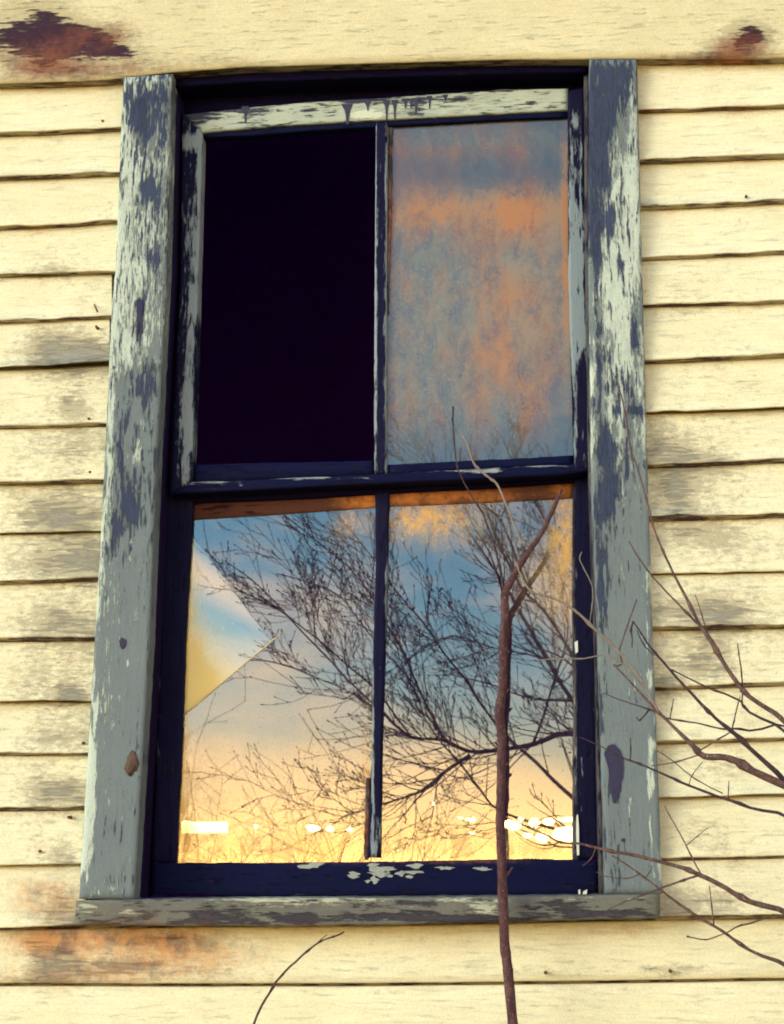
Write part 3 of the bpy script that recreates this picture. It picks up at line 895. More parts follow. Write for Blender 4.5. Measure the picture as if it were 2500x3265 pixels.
def pane(name, corners, y0, mat, parent, film=(), warm=(), nu=30, nv=44, cut=None):
    """a 3 mm sheet of old glass; cut = triangle left out of it"""
    (ax, ay), (bx, by), (cx, cy), (dx, dy) = corners      # top left, top right, bottom right, bottom left
    bm = bmesh.new()
    la = bm.verts.layers.float.new('wear')  # film amount: grime and painted glow together
    lb = bm.verts.layers.float.new('pale')
    grid = []
    for i in range(nv + 1):
        t = i / nv
        row = []
        for j in range(nu + 1):
            s = j / nu
            x = (ax + (bx - ax) * s) * (1 - t) + (dx + (cx - dx) * s) * t
            y = (ay + (by - ay) * s) * (1 - t) + (dy + (cy - dy) * s) * t
            row.append(bm.verts.new(at(x, y, y0)))
        grid.append(row)
    for i in range(nv):
        for j in range(nu):
            bm.faces.new((grid[i][j], grid[i + 1][j], grid[i + 1][j + 1], grid[i][j + 1]))
    if cut:
        P = [at(p[0], p[1], y0) for p in cut]
        for a, b in ((0, 1), (1, 2), (2, 0)):
            e = (P[b] - P[a]).normalized()
            nn = Vector((e.z, 0, -e.x))
            bmesh.ops.bisect_plane(bm, geom=list(bm.verts) + list(bm.edges) + list(bm.faces), plane_co=P[a], plane_no=nn, dist=1e-6)
        dead = []
        for f in bm.faces:
            c = f.calc_center_median()
            sg = []
            for a, b in ((0, 1), (1, 2), (2, 0)):
                e = P[b] - P[a]
                sg.append(e.x * (c.z - P[a].z) - e.z * (c.x - P[a].x))
            if all(v > 0 for v in sg) or all(v < 0 for v in sg):
                dead.append(f)
        bmesh.ops.delete(bm, geom=dead, context='FACES')
    for v in bm.verts:
        d = v.co - EYEP
        q = d.dot(fw)
        x, y = PW / 2 + F * d.dot(rt) / q, PH / 2 - F * d.dot(up) / q
        v[la] = gsum(x, y, film)
        v[lb] = gsum(x, y, warm)
    bm.normal_update()
    nfr = len(bm.faces)
    ret = bmesh.ops.extrude_face_region(bm, geom=list(bm.faces), use_keep_orig=True)
    for e in ret['geom']:
        if isinstance(e, bmesh.types.BMVert):
            e.co.y += 0.003
    for f in bm.faces:
        f.material_index = 0 if f.calc_center_median().y < y0 + 0.0002 else 1
        f.normal_update()
        if f.material_index == 0 and f.normal.y > 0:
            f.normal_flip()
    me_ = bpy.data.meshes.new(name)
    bm.to_mesh(me_)
    bm.free()
    return put(name, me_, [mat, M_CLEAR], parent)


o = pane('pane', [(1226, 385), (1818, 355), (1838, 1480), (1226, 1505)], ZU + 0.016, M_GLASSU, us,
         film=[(1520, 670, 560, 72, .80), (1520, 930, 620, 270, .85), (1700, 760, 120, 200, .25), (1520, 1270, 520, 190, .6), (1250, 1300, 90, 200, .15), (1520, 450, 500, 80, .5), (1650, 1050, 120, 200, .2), (1812, 700, 14, 330, 1.3)],
         warm=[(1560, 690, 260, 80, .6), (1680, 640, 150, 90, .4), (1680, 960, 80, 120, .55), (1520, 1150, 120, 120, .35), (1808, 700, 14, 330, .9), (1250, 700, 12, 220, .8), (1700, 1350, 60, 100, .3), (1400, 484, 400, 20, .35)])  # warm blobs paint the reflected cloud and the orange edge glow
o['label'] = 'grimy pane with peach cloud reflection painted into its mottled grey film'
TR_DRIPS = [(1108, 338, 8, 58), (1173, 330, 5, 22), (1233, 326, 5, 56), (1259, 324, 5, 54), (1293, 320, 5, 24), (1311, 320, 4, 26), (1327, 318, 5, 42), (1370, 312, 4, 34), (1420, 308, 4, 14), (783, 345, 5, 46)]
for x, y, w, h in TR_DRIPS:
    plate('paint_drip', [(x - w * 2.6, y - 6), (x + w * 2.2, y - 7), (x + w * 1.1, y + h * .25), (x + w * .6, y + h * .6), (x + w * .5, y + h), (x - w * .5, y + h), (x - w * .7, y + h * .5), (x - w * 1.2, y + h * .2)],
          ZU - 0.0012, 0.003, M_DRIP, us)

# ---- lower sash
ZL = 0.062
ls = empty('lower_sash', at(1180, 2850, ZL), win)
ls['label'] = 'lower sash with two glazed panes reflecting a bare tree'
board('stile', [(532, 1560), (524, 1648), (514, 1933), (502, 2314), (490, 2618), (484, 2752)], [(617, 1590), (612, 1690), (592, 2029), (579, 2386), (561, 2752), (560, 2753)], ZL, 0.036, M_SASH, ls, ns=70, nt=8, jit=1.6,
      pale=[(505, 2000, 8, 600, .16)], wear=[(560, 2000, 100, 900, .02)])
board('stile', [(1829, 1520), (1827, 1933), (1831, 2314), (1830, 2523), (1830, 2742)], [(1898, 1500), (1898, 1933), (1902, 2314), (1905, 2523), (1912, 2742)], ZL, 0.036, M_SASH, ls, ns=70, nt=8, jit=1.4,
      pale=[(1834, 2200, 8, 600, .22), (1900, 2200, 10, 600, .08), (1855, 2440, 8, 60, .2), (1845, 2560, 14, 80, .1)])
board('glazing_bead', [(1826, 1545), (1824, 1933), (1828, 2314), (1826, 2523), (1826, 2742)], [(1838, 1545), (1838, 1933), (1842, 2314), (1843, 2523), (1845, 2742)], ZL - 0.001, 0.02, M_PUTTY, ls, ns=60, nt=4, jit=2.0, pale=[(1838, 2200, 8, 300, .12), (1840, 2500, 8, 200, .10)], wear=[(1832, 1700, 10, 160, .1)])
board('top_rail', [(530, 1572), (800, 1562), (1000, 1552), (1200, 1541), (1500, 1527), (1890, 1500)], [(530, 1606), (800, 1597), (1000, 1588), (1240, 1572), (1500, 1560), (1890, 1534)], ZL, 0.036, M_HEAD, ls, ns=40, nt=5, jit=0.8)
board('glazing_bead', [(606, 1596), (800, 1596), (1000, 1587), (1240, 1571), (1500, 1558), (1832, 1536)], [(606, 1660), (800, 1648), (1000, 1634), (1240, 1617), (1500, 1607), (1832, 1590)], ZL + 0.010, 0.02, M_STRIP, ls, ns=60, nt=6, jit=1.0,
      tone=[(1130, 1600, 90, 30, .25), (1180, 1605, 60, 30, .2), (1420, 1585, 200, 30, .40), (1300, 1595, 100, 30, .2), (1800, 1560, 40, 40, .35), (1650, 1570, 120, 30, .06)], wear=[(700, 1625, 200, 40, .12)])
board('muntin', [(1195, 1545), (1199, 1790), (1190, 2076), (1186, 2362), (1181, 2523), (1172, 2735)], [(1243, 1545), (1236, 1790), (1229, 2076), (1219, 2362), (1217, 2523), (1214, 2735)], ZL + 0.002, 0.026, M_SASH, ls, ns=70, nt=6, jit=1.2,
      pale=[(1234, 1960, 6, 220, .34), (1188, 2350, 5, 460, .32), (1205, 2650, 30, 120, .08), (1212, 2650, 8, 60, .10), (1195, 2700, 20, 30, .14), (1216, 2450, 3, 300, .10)])
board('glazing_bead', [(1166, 2480), (1164, 2600), (1160, 2700), (1162, 2742)], [(1182, 2480), (1180, 2600), (1176, 2700), (1174, 2742)], ZL + 0.006, 0.014, M_PUTTY, ls, ns=30, nt=4, jit=3.5, tone=[(1172, 2600, 20, 160, .25)], wear=[(1170, 2600, 20, 160, .06)])
brA = [(486, 2752), (562, 2751), (900, 2750), (1167, 2748), (1500, 2742), (1700, 2738), (1838, 2742), (1912, 2743)]
brB = [(480, 2853), (700, 2856), (900, 2858), (1200, 2856), (1700, 2854), (1838, 2852), (1908, 2852)]
board('bottom_rail', brA, brB, ZL - 0.002, 0.036, M_SASHX, ls, ns=90, nt=8, jit=2.2,
      pale=[(1180, 2762, 60, 10, .18), (1000, 2758, 50, 6, .18), (1230, 2770, 50, 10, .14), (900, 2854, 300, 5, .16), (620, 2768, 40, 10, .06), (1520, 2768, 30, 6, .14)], tone=[(1500, 2746, 300, 6, .2), (1000, 2750, 300, 5, .2)])
for (cx, cy, rx, ry) in [(993, 2760, 36, 8), (1128, 2790, 18, 9), (1190, 2760, 20, 8), (1220, 2772, 44, 10), (1210, 2786, 30, 9), (1195, 2805, 16, 9), (1172, 2810, 12, 5), (1280, 2786, 16, 7), (1310, 2780, 36, 6), (1326, 2762, 24, 7), (1415, 2768, 26, 5), (1540, 2770, 24, 5), (1306, 2797, 12, 5), (1240, 2792, 14, 4)]:
    plate('paint_flake', blob(cx, cy, rx, ry, 15, .55), ZL - 0.0035, 0.003, M_FLAKE, ls)
plate('paint_flake', [(1832, 2048), (1842, 2042), (1843, 2078), (1835, 2084)], ZL - 0.0035, 0.004, M_WHITE, ls)
plate('paint_flake', [(1838, 2600), (1843, 2596), (1846, 2640), (1847, 2726), (1840, 2728), (1837, 2660)], ZL - 0.0035, 0.004, M_WHITE, ls)
plate('paint_flake', [(1844, 2838), (1850, 2836), (1851, 2852), (1845, 2854)], ZL - 0.006, 0.004, M_WHITE, ls)
plate('paint_flake', [(1857, 2856), (1860, 2842), (1873, 2836), (1871, 2850), (1866, 2858)], ZL - 0.006, 0.004, M_WHITE, ls)

CRK = [(598, 1690), (566, 2300), (866, 2046)]
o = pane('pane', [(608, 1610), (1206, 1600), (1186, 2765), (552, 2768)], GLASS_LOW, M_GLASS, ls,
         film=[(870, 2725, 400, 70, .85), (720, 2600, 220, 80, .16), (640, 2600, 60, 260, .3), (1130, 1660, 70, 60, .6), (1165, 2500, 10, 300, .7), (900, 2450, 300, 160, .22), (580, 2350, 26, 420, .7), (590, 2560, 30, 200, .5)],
         warm=[(870, 2710, 400, 60, .6), (590, 2400, 40, 420, .9), (1165, 2500, 10, 300, .8), (1130, 1680, 80, 60, .5)], cut=CRK)  # warm blobs paint golden sky glow at left edge and bottom
o['label'] = 'cracked pane with its left corner broken into a shard'
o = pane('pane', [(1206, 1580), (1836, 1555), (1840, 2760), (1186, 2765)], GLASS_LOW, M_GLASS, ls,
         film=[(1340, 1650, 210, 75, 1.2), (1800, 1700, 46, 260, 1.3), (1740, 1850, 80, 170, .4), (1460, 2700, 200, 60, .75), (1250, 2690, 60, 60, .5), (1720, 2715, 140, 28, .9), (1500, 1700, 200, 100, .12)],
         warm=[(1340, 1650, 170, 70, .7), (1800, 1700, 60, 240, .8), (1500, 2710, 300, 60, .6), (1750, 2715, 100, 40, .5)])  # warm blobs paint sky glow along the bottom and orange edge glow
o['label'] = 'pane reflecting the dense dark branches of the tree'

# the broken piece leans a little out of the pane along the crack
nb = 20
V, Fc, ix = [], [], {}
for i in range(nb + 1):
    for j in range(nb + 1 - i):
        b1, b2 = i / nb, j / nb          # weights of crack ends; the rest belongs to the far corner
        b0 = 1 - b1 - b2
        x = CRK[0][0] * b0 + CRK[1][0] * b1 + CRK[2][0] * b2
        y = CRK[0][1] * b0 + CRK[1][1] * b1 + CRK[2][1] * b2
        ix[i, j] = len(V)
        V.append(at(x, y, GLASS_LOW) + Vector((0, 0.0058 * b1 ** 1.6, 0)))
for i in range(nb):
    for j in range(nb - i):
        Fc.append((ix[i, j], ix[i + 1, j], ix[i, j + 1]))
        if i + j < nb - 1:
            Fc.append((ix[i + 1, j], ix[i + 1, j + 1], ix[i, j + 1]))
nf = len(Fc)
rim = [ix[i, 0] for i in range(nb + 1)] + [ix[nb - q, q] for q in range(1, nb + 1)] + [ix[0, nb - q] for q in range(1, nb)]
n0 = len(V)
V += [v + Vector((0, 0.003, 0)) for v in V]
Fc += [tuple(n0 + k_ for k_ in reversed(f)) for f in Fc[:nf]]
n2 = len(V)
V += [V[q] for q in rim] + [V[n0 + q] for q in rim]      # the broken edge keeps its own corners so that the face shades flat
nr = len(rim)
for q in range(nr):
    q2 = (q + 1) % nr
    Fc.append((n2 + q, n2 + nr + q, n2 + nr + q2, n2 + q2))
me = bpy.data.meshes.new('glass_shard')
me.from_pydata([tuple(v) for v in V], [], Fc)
la = me.attributes.new('wear', 'FLOAT', 'POINT')  # film amount, here the painted golden glow
lb = me.attributes.new('pale', 'FLOAT', 'POINT')
glow = []
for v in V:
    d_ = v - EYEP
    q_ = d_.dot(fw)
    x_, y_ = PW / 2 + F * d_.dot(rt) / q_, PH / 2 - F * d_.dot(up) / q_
    glow.append(gsum(x_, y_, [(590, 2190, 100, 190, 1.3), (690, 2180, 120, 60, .4), (580, 1900, 44, 240, .9)]))  # reflected golden glow painted strongest near the low left corner
la.data.foreach_set('value', glow)
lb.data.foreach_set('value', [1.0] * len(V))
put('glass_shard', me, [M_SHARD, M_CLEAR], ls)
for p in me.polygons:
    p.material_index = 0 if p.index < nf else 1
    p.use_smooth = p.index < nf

T = Tubes()
T.add([at(x_, y_, GLASS_LOW - 0.001) for x_, y_ in [(572, 2292), (640, 2236), (720, 2168), (800, 2100), (850, 2060), (866, 2044), (880, 2034), (905, 2010)]], [.0012, .0013, .0012, .0013, .0011, .0014, .001, .0005], 5)
T.build('crack_glint', M_CRACK, ls)  # pale tube on the crack, a painted glint

# ---- sill
siA = [(243, 2872), (480, 2866), (900, 2862), (1250, 2860), (1700, 2856), (2105, 2850)]
siB = [(238, 2949), (480, 2953), (900, 2955), (1250, 2950), (1700, 2938), (2105, 2929)]
si = board('sill', siA, siB, -0.062, 0.15, M_SILL, win, ns=110, nt=10, jit=2.6, bev=0.006,
           wear=[(320, 2930, 120, 20, .06), (700, 2925, 160, 24, .10), (640, 2910, 60, 30, .08), (900, 2935, 200, 16, .10), (1300, 2925, 300, 16, .12), (1500, 2935, 200, 10, .16), (1850, 2910, 100, 20, .12), (2000, 2915, 80, 24, .12), (1760, 2890, 60, 20, .08), (1350, 2880, 120, 8, .08)],
           pale=[(900, 2870, 200, 10, .20), (280, 2890, 40, 30, .14), (410, 2905, 40, 26, .14), (1550, 2900, 70, 22, .22), (1500, 2872, 100, 10, .12), (1000, 2890, 200, 30, .04), (1740, 2890, 40, 16, .08), (1250, 2868, 600, 6, .1)],
           tone=[(400, 2925, 260, 36, .16), (1000, 2950, 700, 10, .20), (2060, 2910, 60, 40, .08)])

# nails
for (x, y) in [(1740, 3102), (2138, 3097), (330, 390), (286, 1338), (290, 1508), (222, 2606), (2378, 630), (310, 1045), (268, 2370), (130, 2714)]:
    p = at(x, y, -0.012)
    b = bmesh.new()
    bmesh.ops.create_cone(b, cap_ends=True, segments=10, radius1=0.0034, radius2=0.0026, depth=0.016, matrix=Matrix.Translation(p) @ Matrix.Rotation(R(90), 4, 'X'))
    me = bpy.data.meshes.new('nail_head')
    b.to_mesh(me)
    b.free()
    put('nail_head', me, M_NAIL, wall)
T = Tubes()
T.add([at(299, 968, -0.004), at(303, 976, -0.022), at(311, 994, -0.03)], [0.0016, 0.0016, 0.0022], 6)
T.build('bent_nail', M_NAIL, wall)


# ------------------------------------------------------------------ plants in front of the window
def twig(pts, y0, y1, knots=True, k_=4):
    """photo path (x, y, width in px) -> points and radii at a real depth"""
    sp = spline([tuple(map(float, p)) for p in pts], k_)
    P, Rr = [], []
    n = len(sp)
    sd = rnd.random() * 50
    for i, (x, y, w) in enumerate(sp):
        d = y0 + (y1 - y0) * i / max(1, n - 1)
        q = at(x + 1.6 * nz(i * 0.6, sd) * min(1, i), y + 1.6 * nz(i * 0.6, sd + 7) * min(1, i), d)
        dep = (q - EYEP).dot(fw)
        kn = 1 + (0.16 * nz(i * 0.9, sd + 3) + (0.5 if knots and i % 9 == 4 else 0))
        P.append(q)
        Rr.append(max(0.0005, w * (0.82 if w < 14 else 0.95) * kn * dep / F / 2))
    return P, Rr


# sapling
y = -0.092
sap = empty('sapling', (at(1640, 3165, y).x, y, 0.0))
tag(sap, 'slim leafless sapling with brown bark standing in front of the right hand panes', 'sapling')
stem = [(1700, 5200, 44), (1690, 4600, 42), (1668, 3700, 40), (1626, 3160, 36), (1618, 3080, 35), (1609, 3000, 34), (1602, 2809, 33), (1599, 2720, 33), (1595, 2618, 31), (1598, 2500, 31), (1600, 2400, 31), (1599, 2330, 31), (1592, 2275, 33), (1601, 2200, 30), (1605, 2124, 29), (1604, 2060, 30),
        (1610, 1981, 29), (1610, 1930, 28), (1611, 1893, 29), (1626, 1858, 25), (1643, 1829, 23), (1681, 1766, 21), (1705, 1732, 19), (1729, 1695, 18), (1757, 1640, 16), (1776, 1595, 15), (1792, 1560, 9)]
T = Tubes()
P, Rr = twig(stem, y, y, knots=False, k_=5)
for i in range(len(Rr)):
    Rr[i] *= 1 + 0.06 * nz(i * 0.7, 2.2) + 0.05 * nz(i * 2.1, 5)
P[0].z = -0.02
T.add(P, Rr, 12)
T.build('trunk', M_BARK, sap)
for pts in ([(1600, 2395, 16), (1584, 2375, 8), (1578, 2368, 4)], [(1616, 2790, 14), (1628, 2776, 9), (1634, 2766, 5)], [(1590, 2278, 18), (1578, 2262, 8)], [(1680, 1768, 14), (1668, 1745, 6), (1663, 1735, 4)], [(1612, 2210, 12), (1624, 2196, 6)], [(1600, 2060, 16), (1592, 2044, 8)], [(1600, 2450, 20), (1622, 2432, 8)]):
    T = Tubes()
    P, Rr = twig(pts, y, y - 0.006, False)
    T.add(P, Rr, 7)
    T.build('bud_stub', M_BARK, sap)
T = Tubes()
P, Rr = twig([(1445, 1296, 9), (1444, 1340, 6), (1448, 1400, 6), (1456, 1476, 6), (1470, 1519, 5), (1500, 1575, 6), (1540, 1640, 7), (1570, 1720, 8), (1598, 1830, 9), (1606, 1900, 10)], y - .02, y)
T.add(P, Rr, 6)
T.build('branch', M_TWIGD, sap)
T = Tubes()
P, Rr = twig([(1462, 1372, 5), (1478, 1392, 6), (1500, 1448, 7), (1516, 1484, 9), (1538, 1506, 9), (1560, 1524, 9), (1581, 1538, 9), (1600, 1575, 9), (1614, 1610, 8), (1629, 1645, 9), (1650, 1700, 9), (1672, 1752, 10)], y + .03, y)
T.add(P, Rr, 6)
T.build('branch', M_TWIGP, sap)

# shrub reaching in from the right
y = -0.26
root = at(3150, 4300, y)
root.z = 0
shr = empty('bare_shrub', root)
tag(shr, 'leafless shrub whose thin brown branches reach in from the right over casing and clapboards', 'shrub')
RX, RY = 3150, 4900
BR = [
    # (points from root side to tip, depth root, depth tip, material, twigs)
    ([(RX, RY, 50), (2900, 3300, 36), (2650, 2640, 28), (2400, 2458, 26), (2314, 2416, 23), (2245, 2411, 21), (2200, 2368, 16), (2140, 2310, 13), (2081, 2252, 11), (2020, 2185, 8), (1957, 2119, 6)], -.32, -.24, M_TWIG,
     [[(2104, 2278, 9), (2040, 2160, 9), (1971, 2076, 11), (1895, 2005, 11), (1829, 1943, 10), (1760, 1905, 8), (1695, 1886, 8), (1662, 1838, 6), (1648, 1800, 4)], [(1962, 2124, 6), (1984, 2116, 7), (1976, 2088, 6)], [(2233, 2392, 6), (2290, 2357, 6), (2333, 2333, 6)], [(1975, 2074, 6), (1995, 2010, 5), (2031, 1912, 5)],
      [(2238, 2404, 5), (2160, 2428, 5), (2076, 2442, 4)], [(1880, 1985, 4), (1888, 1930, 4), (1890, 1876, 4), (1868, 1825, 4), (1848, 1781, 4), (1856, 1760, 3)], [(2060, 2200, 5), (1990, 2120, 5), (1933, 2090, 5), (1860, 2100, 5), (1790, 2100, 5), (1714, 2105, 4)]]),
    ([(RX + 60, RY, 40), (3000, 3200, 28), (2600, 2420, 20), (2390, 2222, 15), (2357, 2186, 15), (2305, 2110, 15), (2267, 2043, 16), (2235, 1998, 13), (2190, 1910, 12), (2148, 1829, 10), (2114, 1757, 9), (2086, 1686, 8), (2066, 1610, 7), (2038, 1510, 6), (2010, 1424, 6), (1996, 1330, 6), (1976, 1243, 5), (1962, 1200, 4)], -.34, -.2, M_TWIG,
     [[(2236, 2000, 10), (2190, 1955, 8), (2138, 1900, 7), (2076, 1833, 6), (2035, 1775, 5), (2005, 1726, 5)], [(2256, 2020, 5), (2238, 1960, 4), (2217, 1895, 3)], [(2010, 1424, 4), (1985, 1470, 3), (1970, 1520, 2)], [(1996, 1330, 4), (2006, 1270, 3), (2000, 1200, 2)]]),
    ([(RX + 20, RY, 42), (2950, 3300, 30), (2600, 2620, 20), (2390, 2385, 16), (2333, 2333, 15), (2282, 2290, 13), (2229, 2238, 12), (2138, 2138, 10), (2076, 2067, 8), (2045, 2020, 7), (2019, 1981, 5)], -.28, -.3, M_TWIGD,
     [[(2019, 1981, 6), (2012, 2010, 8), (2016, 2040, 6), (2016, 2064, 4)], [(2032, 2010, 4), (2050, 2052, 4), (2085, 2090, 4)], [(2333, 2333, 7), (2340, 2300, 5), (2352, 2250, 5), (2360, 2222, 4)]]),
    ([(RX + 90, RY, 34), (3000, 3200, 24), (2600, 2440, 14), (2390, 2270, 10), (2362, 2236, 9), (2310, 2212, 8), (2252, 2190, 7), (2190, 2160, 6), (2138, 2134, 5)], -.3, -.3, M_TWIGD,
     [[(2366, 2238, 6), (2367, 2190, 6), (2364, 2138, 6), (2357, 2095, 5), (2352, 2052, 4)]]),
    ([(RX - 20, RY, 40), (2900, 3500, 30), (2600, 2980, 22), (2390, 2875, 18), (2314, 2832, 17), (2233, 2790, 16), (2157, 2761, 14), (2029, 2728, 13), (1924, 2709, 11), (1848, 2690, 9), (1790, 2685, 9), (1745, 2664, 8), (1695, 2642, 7), (1650, 2622, 5), (1612, 2604, 4)], -.26, -.2, M_TWIG,
     [[(2224, 2792, 9), (2180, 2806, 8), (2133, 2823, 7), (2067, 2847, 6), (1981, 2880, 5), (1930, 2905, 4)], [(1790, 2685, 6), (1740, 2696, 5), (1690, 2682, 4), (1640, 2650, 3)], [(1900, 2704, 5), (1885, 2738, 4), (1858, 2760, 3)],
      [(2235, 2788, 6), (2205, 2728, 6), (2167, 2656, 5), (2140, 2610, 4), (2119, 2570, 3)], [(2190, 2694, 4), (2225, 2665, 3), (2258, 2638, 3)], [(1700, 2645, 4), (1720, 2615, 3), (1780, 2600, 3), (1815, 2612, 2)]]),
    ([(RX, RY + 60, 34), (2900, 3700, 26), (2600, 3160, 18), (2390, 3030, 13), (2305, 2970, 12), (2233, 2928, 11), (2162, 2880, 10), (2100, 2832, 8), (2038, 2785, 7), (1990, 2752, 6), (1952, 2728, 5)], -.22, -.2, M_TWIG,
     [[(2276, 2950, 7), (2270, 2890, 5), (2262, 2828, 4)], [(2058, 2800, 5), (2072, 2780, 4), (2080, 2760, 3)], [(2040, 2788, 5), (2000, 2800, 4), (1940, 2796, 4), (1900, 2780, 3)]]),
    ([(RX + 50, RY, 30), (2950, 3300, 22), (2600, 2680, 14), (2390, 2575, 12), (2290, 2540, 11), (2195, 2504, 10), (2130, 2475, 9), (2076, 2451, 8), (2030, 2432, 8), (1990, 2418, 7), (1943, 2394, 5), (1900, 2372, 4), (1848, 2350, 3)], -.3, -.22, M_TWIGD,
     [[(2010, 2424, 6), (2011, 2388, 5), (2010, 2352, 4)], [(2305, 2530, 5), (2219, 2485, 4), (2148, 2428, 4), (2095, 2394, 3)], [(2322, 2548, 5), (2324, 2515, 4), (2324, 2490, 3)], [(2195, 2508, 4), (2208, 2470, 3), (2240, 2430, 3)]]),
    ([(RX + 70, RY, 28), (3000, 3300, 20), (2600, 2400, 10), (2390, 2330, 8), (2305, 2324, 7), (2219, 2305, 6), (2129, 2290, 6), (2095, 2272, 6), (2057, 2257, 6), (1990, 2236, 4), (1924, 2210, 3)], -.3, -.2, M_TWIGD,
     [[(2136, 2290, 5), (2142, 2260, 4), (2148, 2229, 4)], [(2070, 2262, 7), (2040, 2296, 6), (2029, 2286, 4)]]),
    ([(RX - 60, RY + 40, 26), (2800, 3500, 16), (2560, 2960, 8), (2390, 2945, 6), (2314, 2975, 5), (2262, 2994, 5), (2238, 2995, 5), (2210, 2990, 5), (2190, 2985, 6)], -.2, -.24, M_TWIG, []),
]
for pts, d0, d1, mt, tw in BR:
    T = Tubes()
    P, Rr = twig(pts, d0, d1)
    P[0].z = min(P[0].z, 0)
    T.add(P, Rr, 8)
    b = T.build('branch', mt, shr)
    for t_ in tw:
        # a side shoot starts where its branch is
        x0_, y0_ = t_[0][0], t_[0][1]
        best = min(range(len(P)), key=lambda i: (P[i] - at(x0_, y0_, P[i].y)).length)
        T = Tubes()
        pale_ = t_[-1][0] < 1900 and t_[-1][1] < 2200
        Q, Rq = twig(t_, P[best].y, P[best].y + rnd.uniform(-.03, .04))
        T.add(Q, Rq, 6)
        T.build('shoot', M_TWIGP if pale_ else mt, b)

# little twig below the sill
y = -0.2
tw = empty('thin_twig', (at(700, 3400, y).x, y, 0))
tag(tw, 'single thin forked twig leaning below the window sill, left of the sapling', 'twig')
T = Tubes()
P, Rr = twig([(560, 5000, 16), (680, 3700, 12), (800, 3290, 10), (860, 3165, 9), (900, 3108, 9), (955, 3055, 8), (1005, 3013, 7), (1040, 2994, 6), (1070, 2985, 6), (1090, 2976, 7), (1098, 2970, 3)], y, y)
P[0].z = -.02
T.add(P, Rr, 7)
b = T.build('stem', M_TWIGD, tw)
T = Tubes()
P, Rr = twig([(1004, 3014, 6), (1024, 2996, 4), (1043, 2980, 3)], y, y)
T.add(P, Rr, 5)
T.build('shoot', M_TWIGD, tw)

# ------------------------------------------------------------------ what the panes reflect: a bare tree and brush in front of the house
def grow(T, p, d, length, rad, level, bias, rr, spread=0.75, dens=0.6):
    """a shoot with side twigs and small buds"""
    nseg = 6 if level else 4
    pts, rads = [p.copy()], [rad]
    kids = []
    for i in range(nseg):
        d = (d + Vector((rr.gauss(0, .06), rr.gauss(0, .06), rr.gauss(0, .06))) + bias * 0.10).normalized()
        p = p + d * (length / nseg)
        pts.append(p.copy())
        rads.append(max(rad * (1 - 0.65 * (i + 1) / nseg), 0.0022))
        if level > 0 and rr.random() < dens:
            side = Vector((rr.gauss(0, 1), rr.gauss(0, .5), rr.gauss(0.2, 1)))
            side = (side - d * side.dot(d)).normalized()
            kids.append((p.copy(), (d + side * rr.uniform(.4, 1.0) * spread * 1.2).normalized(), length * rr.uniform(.25, .6), max(0.0028, rads[-1] * .7)))
    T.add(pts, rads, 4, cap=False)
    if level == 0 or rr.random() < .5:
        q = pts[-1]
        T.add([q - d * .012, q, q + d * .02], [.002, .0055, .001], 4, cap=False)
    for kk in kids:
        grow(T, kk[0], kk[1], kk[2], kk[3], level - 1, bias, rr, spread, dens)


TD = 8.5
rr = random.Random(21)
LIMBS = [
    [(2120, 2620, 40), (1980, 2450, 30), (1830, 2345, 24), (1700, 2375, 21), (1590, 2390, 20), (1490, 2395, 18), (1414, 2362, 15), (1310, 2350, 12), (1229, 2290, 10), (1120, 2180, 8), (950, 2000, 7), (800, 1850, 5), (720, 1790, 4)],
    [(1490, 2395, 16), (1414, 2352, 13), (1340, 2200, 11), (1290, 2080, 10), (1236, 1990, 8), (1150, 1850, 7), (1000, 1720, 5), (900, 1640, 4)],
    [(2050, 2700, 26), (1850, 2560, 18), (1567, 2290, 11), (1480, 2160, 10), (1400, 2050, 9), (1345, 1980, 8), (1280, 1900, 7), (1200, 1780, 5), (1080, 1650, 4)],
    [(2080, 2560, 30), (1920, 2360, 24), (1830, 2235, 20), (1743, 2100, 18), (1628, 1905, 14), (1560, 1790, 11), (1500, 1700, 9), (1440, 1600, 7), (1380, 1480, 5)],
    [(2110, 2500, 30), (2000, 2300, 22), (1830, 2100, 16), (1740, 1960, 14), (1660, 1880, 12), (1600, 1750, 10), (1560, 1640, 8), (1500, 1500, 5)],
    [(1495, 2408, 16), (1420, 2460, 13), (1343, 2518, 12), (1290, 2540, 8), (1233, 2556, 6), (1100, 2600, 4)],
    [(2050, 2760, 24), (1830, 2660, 14), (1600, 2590, 10), (1528, 2518, 10), (1450, 2420, 9), (1405, 2370, 7), (1330, 2250, 5)],
    [(2120, 2400, 30), (2050, 2100, 20), (1900, 1900, 15), (1830, 1800, 14), (1750, 1680, 11), (1680, 1560, 9), (1600, 1400, 6)],
    [(1310, 2350, 9), (1181, 2190, 8), (1080, 2100, 7), (952, 1990, 6), (860, 1930, 4), (760, 1890, 3)],
    [(1229, 2290, 8), (1100, 2200, 6), (980, 2150, 5), (860, 2110, 4), (760, 2100, 3)],
    [(1700, 2375, 12), (1760, 2200, 10), (1800, 2050, 8), (1810, 1900, 6)],
    [(1743, 2100, 10), (1680, 2080, 8), (1560, 2060, 6), (1450, 2030, 5), (1350, 2060, 4)],
    [(1830, 2235, 10), (1700, 2230, 8), (1560, 2180, 7), (1440, 2150, 5)],
    [(1340, 2200, 7), (1200, 2050, 6), (1080, 1900, 5), (960, 1850, 4), (880, 1830, 3)],
]
tree_base = mirrored(2150, 2754, TD)
tree_base.z = 0
tree = empty('bare_tree', tree_base)
tag(tree, 'dark leafless tree mirrored in the two lower panes', 'tree')
T = Tubes()
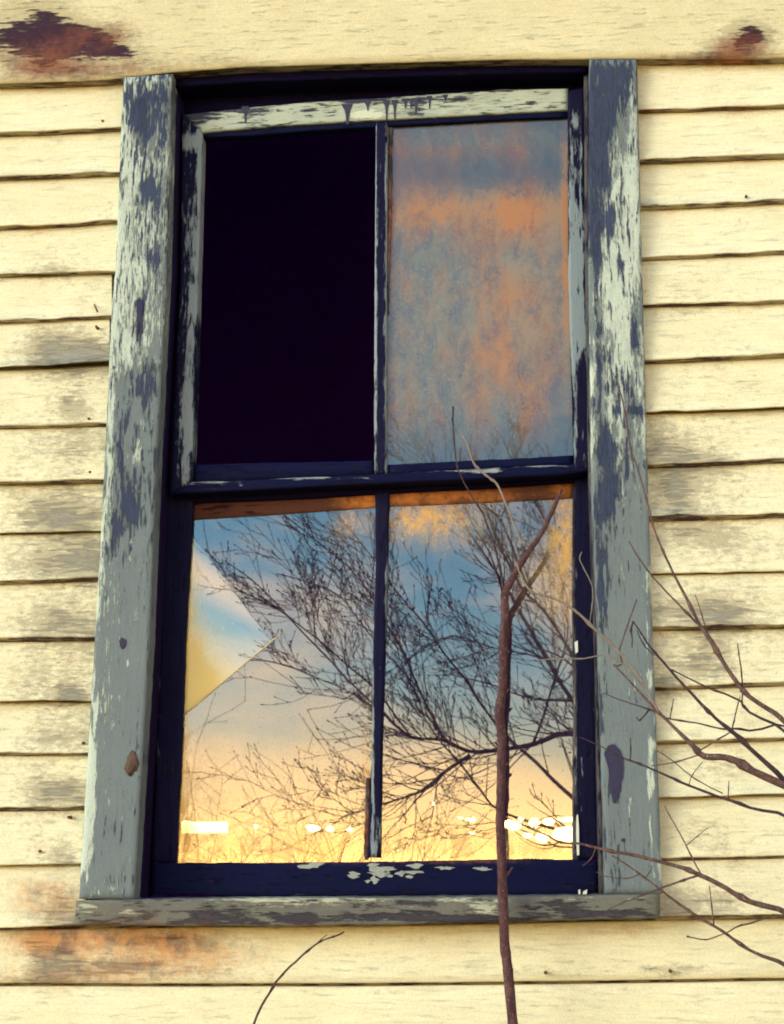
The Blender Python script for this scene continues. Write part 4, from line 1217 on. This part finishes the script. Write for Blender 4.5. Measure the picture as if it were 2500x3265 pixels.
tp = [Vector((tree_base.x, tree_base.y, -.05)), mirrored(2145, 2700, TD), mirrored(2120, 2620, TD), mirrored(2100, 2500, TD), mirrored(2120, 2400, TD), mirrored(2100, 2100, TD), mirrored(2060, 1800, TD), mirrored(2050, 1400, TD)]
T.add(tp, [.11, .10, .09, .08, .07, .055, .04, .02], 10)
T.build('trunk', M_TREE, tree)
Tw = Tubes()
bias = Vector((-0.25, 0.0, 0.5))
for L in LIMBS:
    sp = spline([tuple(map(float, p)) for p in L], 3)
    P, Rr = [], []
    sd = rr.random() * 90
    for i, (x, y_, w) in enumerate(sp):
        dd = TD + 0.7 * nz(i * 0.12, sd) * min(1, i / 6)
        P.append(mirrored(x, y_, dd))
        Rr.append(max(4.5, min(w, 22) * 0.8) * 11.5 / F / 2)
    T = Tubes()
    T.add(P, Rr, 6)
    T.build('limb', M_TREE, tree)
    for i in range(3, len(P)):
        d = (P[i] - P[i - 1]).normalized()
        left_ = P[i].x < -1.75       # the crown thins out towards its far side
        for _ in range(2):
            if rr.random() < (0.34 if left_ else 0.8):
                side = Vector((rr.gauss(0, 1), rr.gauss(0, .7), rr.gauss(0.25, 1)))
                side = (side - d * side.dot(d)).normalized()
                grow(Tw, P[i], (d + side * rr.uniform(.4, 1.0)).normalized(), rr.uniform(.3, .85), max(0.0036, min(0.006, Rr[i] * .5)), 2, bias, rr, .75, .45)
o = Tw.build('twigs', M_TREE, tree)
o['kind'] = 'stuff'

# brush along the field edge
rr = random.Random(5)
for bi, (px_, dist, h) in enumerate([(480, 13, 2.3), (700, 12, 2.5), (900, 12.5, 3.2), (1090, 13, 3.1), (1290, 12, 2.0), (150, 12, 3.4)]):
    b0 = mirrored(px_, 2754, dist)
    b0.z = 0
    sb = empty('brush_clump', b0)
    tag(sb, ['tan brush clump mirrored low in the cracked pane, left edge', 'tan brush clump mirrored low in the cracked pane beside its left edge', 'tan brush clump mirrored in the middle of the cracked pane',
             'tan brush clump mirrored by the muntin in the cracked pane', 'short tan brush clump mirrored low in the right hand pane', 'tallest tan brush clump standing in the field before the house'][bi], 'brush', 'brush clumps in the field before the house')
    T = Tubes()
    for s in range(7):
        p = b0 + Vector((rr.gauss(0, .32), rr.gauss(0, .32), 0))
        grow(T, p, Vector((rr.gauss(0, .45), rr.gauss(0, .3), 1)).normalized(), h * rr.uniform(.45, .9), .008, 2, Vector((0, 0, .1)), rr, 1.0, .62)
    T.build('stems', M_BRUSH, sb)
